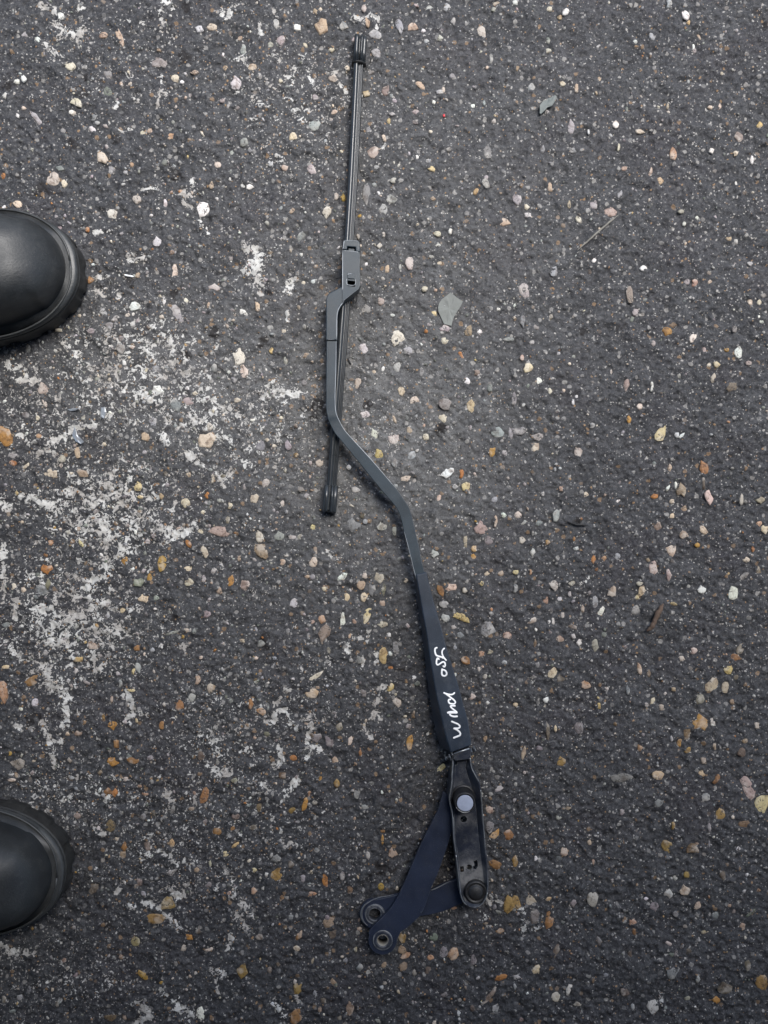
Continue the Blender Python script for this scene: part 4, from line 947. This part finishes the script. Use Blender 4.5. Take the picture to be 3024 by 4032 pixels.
# ------------------------------------------------------------------ added unseen slabs that shade the lower part of the scene
M['render'] = mat_paint("grimy_painted_wall", (.10, .10, .10), .85, .6, .4, (.05, .05, .05), gscale=60)
blocker = empty("workshop_entrance", (0, -2.0, 0))
tag(blocker, "dark workshop entrance with flat roof, just beyond the bottom edge of the asphalt", "building")
def box(name, x0, x1, y0, y1, z0, z1, mat, par):
    v = [(x, y, z) for z in (z0, z1) for x, y in ((x0, y0), (x1, y0), (x1, y1), (x0, y1))]
    return bevel(from_py(name, [Vector(q) for q in v], [(0, 1, 2, 3), (4, 5, 6, 7), (0, 1, 5, 4), (1, 2, 6, 5), (2, 3, 7, 6), (3, 0, 4, 7)], mat, par), .01, 2)
box("wall", -2.4, 2.4, -2.3, -2.1, -.02, SHADE_Z, M['render'], blocker)
box("roof", -2.6, 2.6, -2.5, SHADE_Y, SHADE_Z + .002, SHADE_Z + .12, M['render'], blocker)

# ------------------------------------------------------------------ loose bits on the ground
def flake(name, poly, thick, mat, label, cat, tilt=0.0, lift=.0):
    zs = max(float(hgt(P(x, y).x, P(x, y).y)) for x, y in poly)
    cx_ = sum(x for x, _ in poly)/len(poly); cy_ = sum(y for _, y in poly)/len(poly)
    top = [P(x, y, zs + thick + lift + tilt*(x-cx_)*S) for x, y in poly]
    base = P(cx_, cy_, zs); n = len(top)
    # subdivided top with slight unevenness
    vs = top + [Vector((p.x, p.y, p.z - thick)) for p in top]
    inner = [top[i]*.55 + P(cx_, cy_, zs + thick + lift)*.45 + Vector((0, 0, random.uniform(-.0002, .0005))) for i in range(n)]
    vs += inner + [P(cx_, cy_, zs + thick + lift + .0003)]
    fs = [(j, (j+1) % n, n + (j+1) % n, n + j) for j in range(n)] + [tuple(range(2*n-1, n-1, -1))]
    fs += [(j, 2*n + j, 2*n + (j+1) % n, (j+1) % n) for j in range(n)] + [(2*n+j, 3*n, 2*n+(j+1) % n) for j in range(n)]
    o = from_py(name, vs, fs, mat, None, smooth=False)
    return tag(o, label, cat)
def Z6(pts, ox, oy, k): return [(ox + x/k, oy + y/k) for x, y in pts]
flake("stone_chip", Z6([(820, 475), (930, 555), (975, 600), (1145, 705), (1090, 830), (1000, 970), (920, 1100), (880, 1200), (848, 1345), (740, 1320), (655, 1300), (570, 1120), (510, 980), (495, 870), (530, 740), (620, 630), (720, 560)], 1650, 1080, 6.636), .0016, M['slate'],
      "flat grey-green stone chip with pointed top and narrow foot, right of the wiper head", "stone chip")
flake("stone_chip", Z6([(900, 490), (950, 540), (900, 640), (820, 770), (700, 810), (620, 900), (530, 985), (500, 960), (505, 860), (500, 760), (580, 650), (720, 580), (820, 540)], 2050, 300, 6.636), .0026, M['darkchip'],
      "dark jagged blue-green chip near the top right of the asphalt", "stone chip", tilt=.05)
zt_ = lambda x, y: float(hgt(P(x, y).x, P(x, y).y))
def stick(name, pts, r, mat, label, cat, seg=7, jag=.15):
    d_ = catmull([(x, y, 0) for x, y in pts], 6); zz = max(zt_(x, y) for x, y, _ in d_) - .0002
    q = [P(x + random.uniform(-jag, jag)*4, y + random.uniform(-jag, jag)*4, zz + r*.9) for x, y, _ in d_]
    return tag(tube(name, q, lambda t: r*(.25 + .75*min(1, 5*t, 5*(1-t)))*random.uniform(.85, 1.15), mat, None, seg), label, cat)
stick("thin_stick", Z6([(405, 1025), (640, 820), (830, 650), (1060, 450), (1300, 255)], 2200, 800, 5.53), .0008, M['wood'], "thin straight pale grey stick lying diagonally on the asphalt, upper right", "stick")
stick("bark_strip", [(2016+562*1.0588, 2016+342*1.0588), (2016+548*1.0588, 2016+365*1.0588), (2016+535*1.0588, 2016+395*1.0588), (2016+520*1.0588, 2016+425*1.0588), (2016+502*1.0588, 2016+444*1.0588)], .0022, M['bark'], "short curved brown strip of bark, right of the wiper arm", "bark", jag=.5)
stick("twig", [(2016+208*1.0588, 2016+36*1.0588), (2016+240*1.0588, 2016+46*1.0588), (2016+285*1.0588, 2016+50*1.0588)], .0008, M['black'], "thin black twig pressed into the asphalt, right of the upper bend of the arm", "twig", jag=.5)
stick("plastic_sliver", [(1008+342*1.0588, 1008+378*1.0588), (1008+348*1.0588, 1008+395*1.0588), (1008+354*1.0588, 1008+404*1.0588)], .0008, M['black'], "tiny black sliver just right of the wiper blade below its head", "sliver", jag=.2)
stick("white_splinter", [(1008-1008+462*1.0588, 1008+71*1.0588), (480*1.0588, 1008+74*1.0588), (497*1.0588, 1008+77*1.0588)], .0009, M['white'], "short white splinter on the asphalt right of the boot toe", "splinter", jag=.1)
stick("white_splinter", [(0, 1148), (14, 1160), (30, 1172)], .0008, M['white'], "short white thread on the black boot toe", "splinter", jag=.1)
bpy.data.objects["white_splinter.001"].location.z = .062
def foil(pts, label):
    o = flake("foil_scrap", pts, .0008, M['foil'], label, "foil scrap", tilt=.25, lift=.001); return o
foil([(293, 1680), (305, 1712), (330, 1740), (318, 1748), (298, 1738), (284, 1712)], "silver folded foil scrap pressed into the white-flecked asphalt left of the blade")
foil([(398, 1605), (412, 1602), (418, 1622), (408, 1648), (396, 1640)], "small crumpled silver scrap with ridges, left of the wiper arm")
foil([(265, 1612), (290, 1607), (312, 1606), (296, 1616), (278, 1618)], "thin bright silver sliver below the boot toe")
flake("plastic_bit", [(1744, 450), (1751, 449), (1753, 459), (1746, 460)], .001, mat_paint("red_plastic", (.6, .04, .05), .4), "tiny red plastic bit right of the upper blade", "plastic bit")
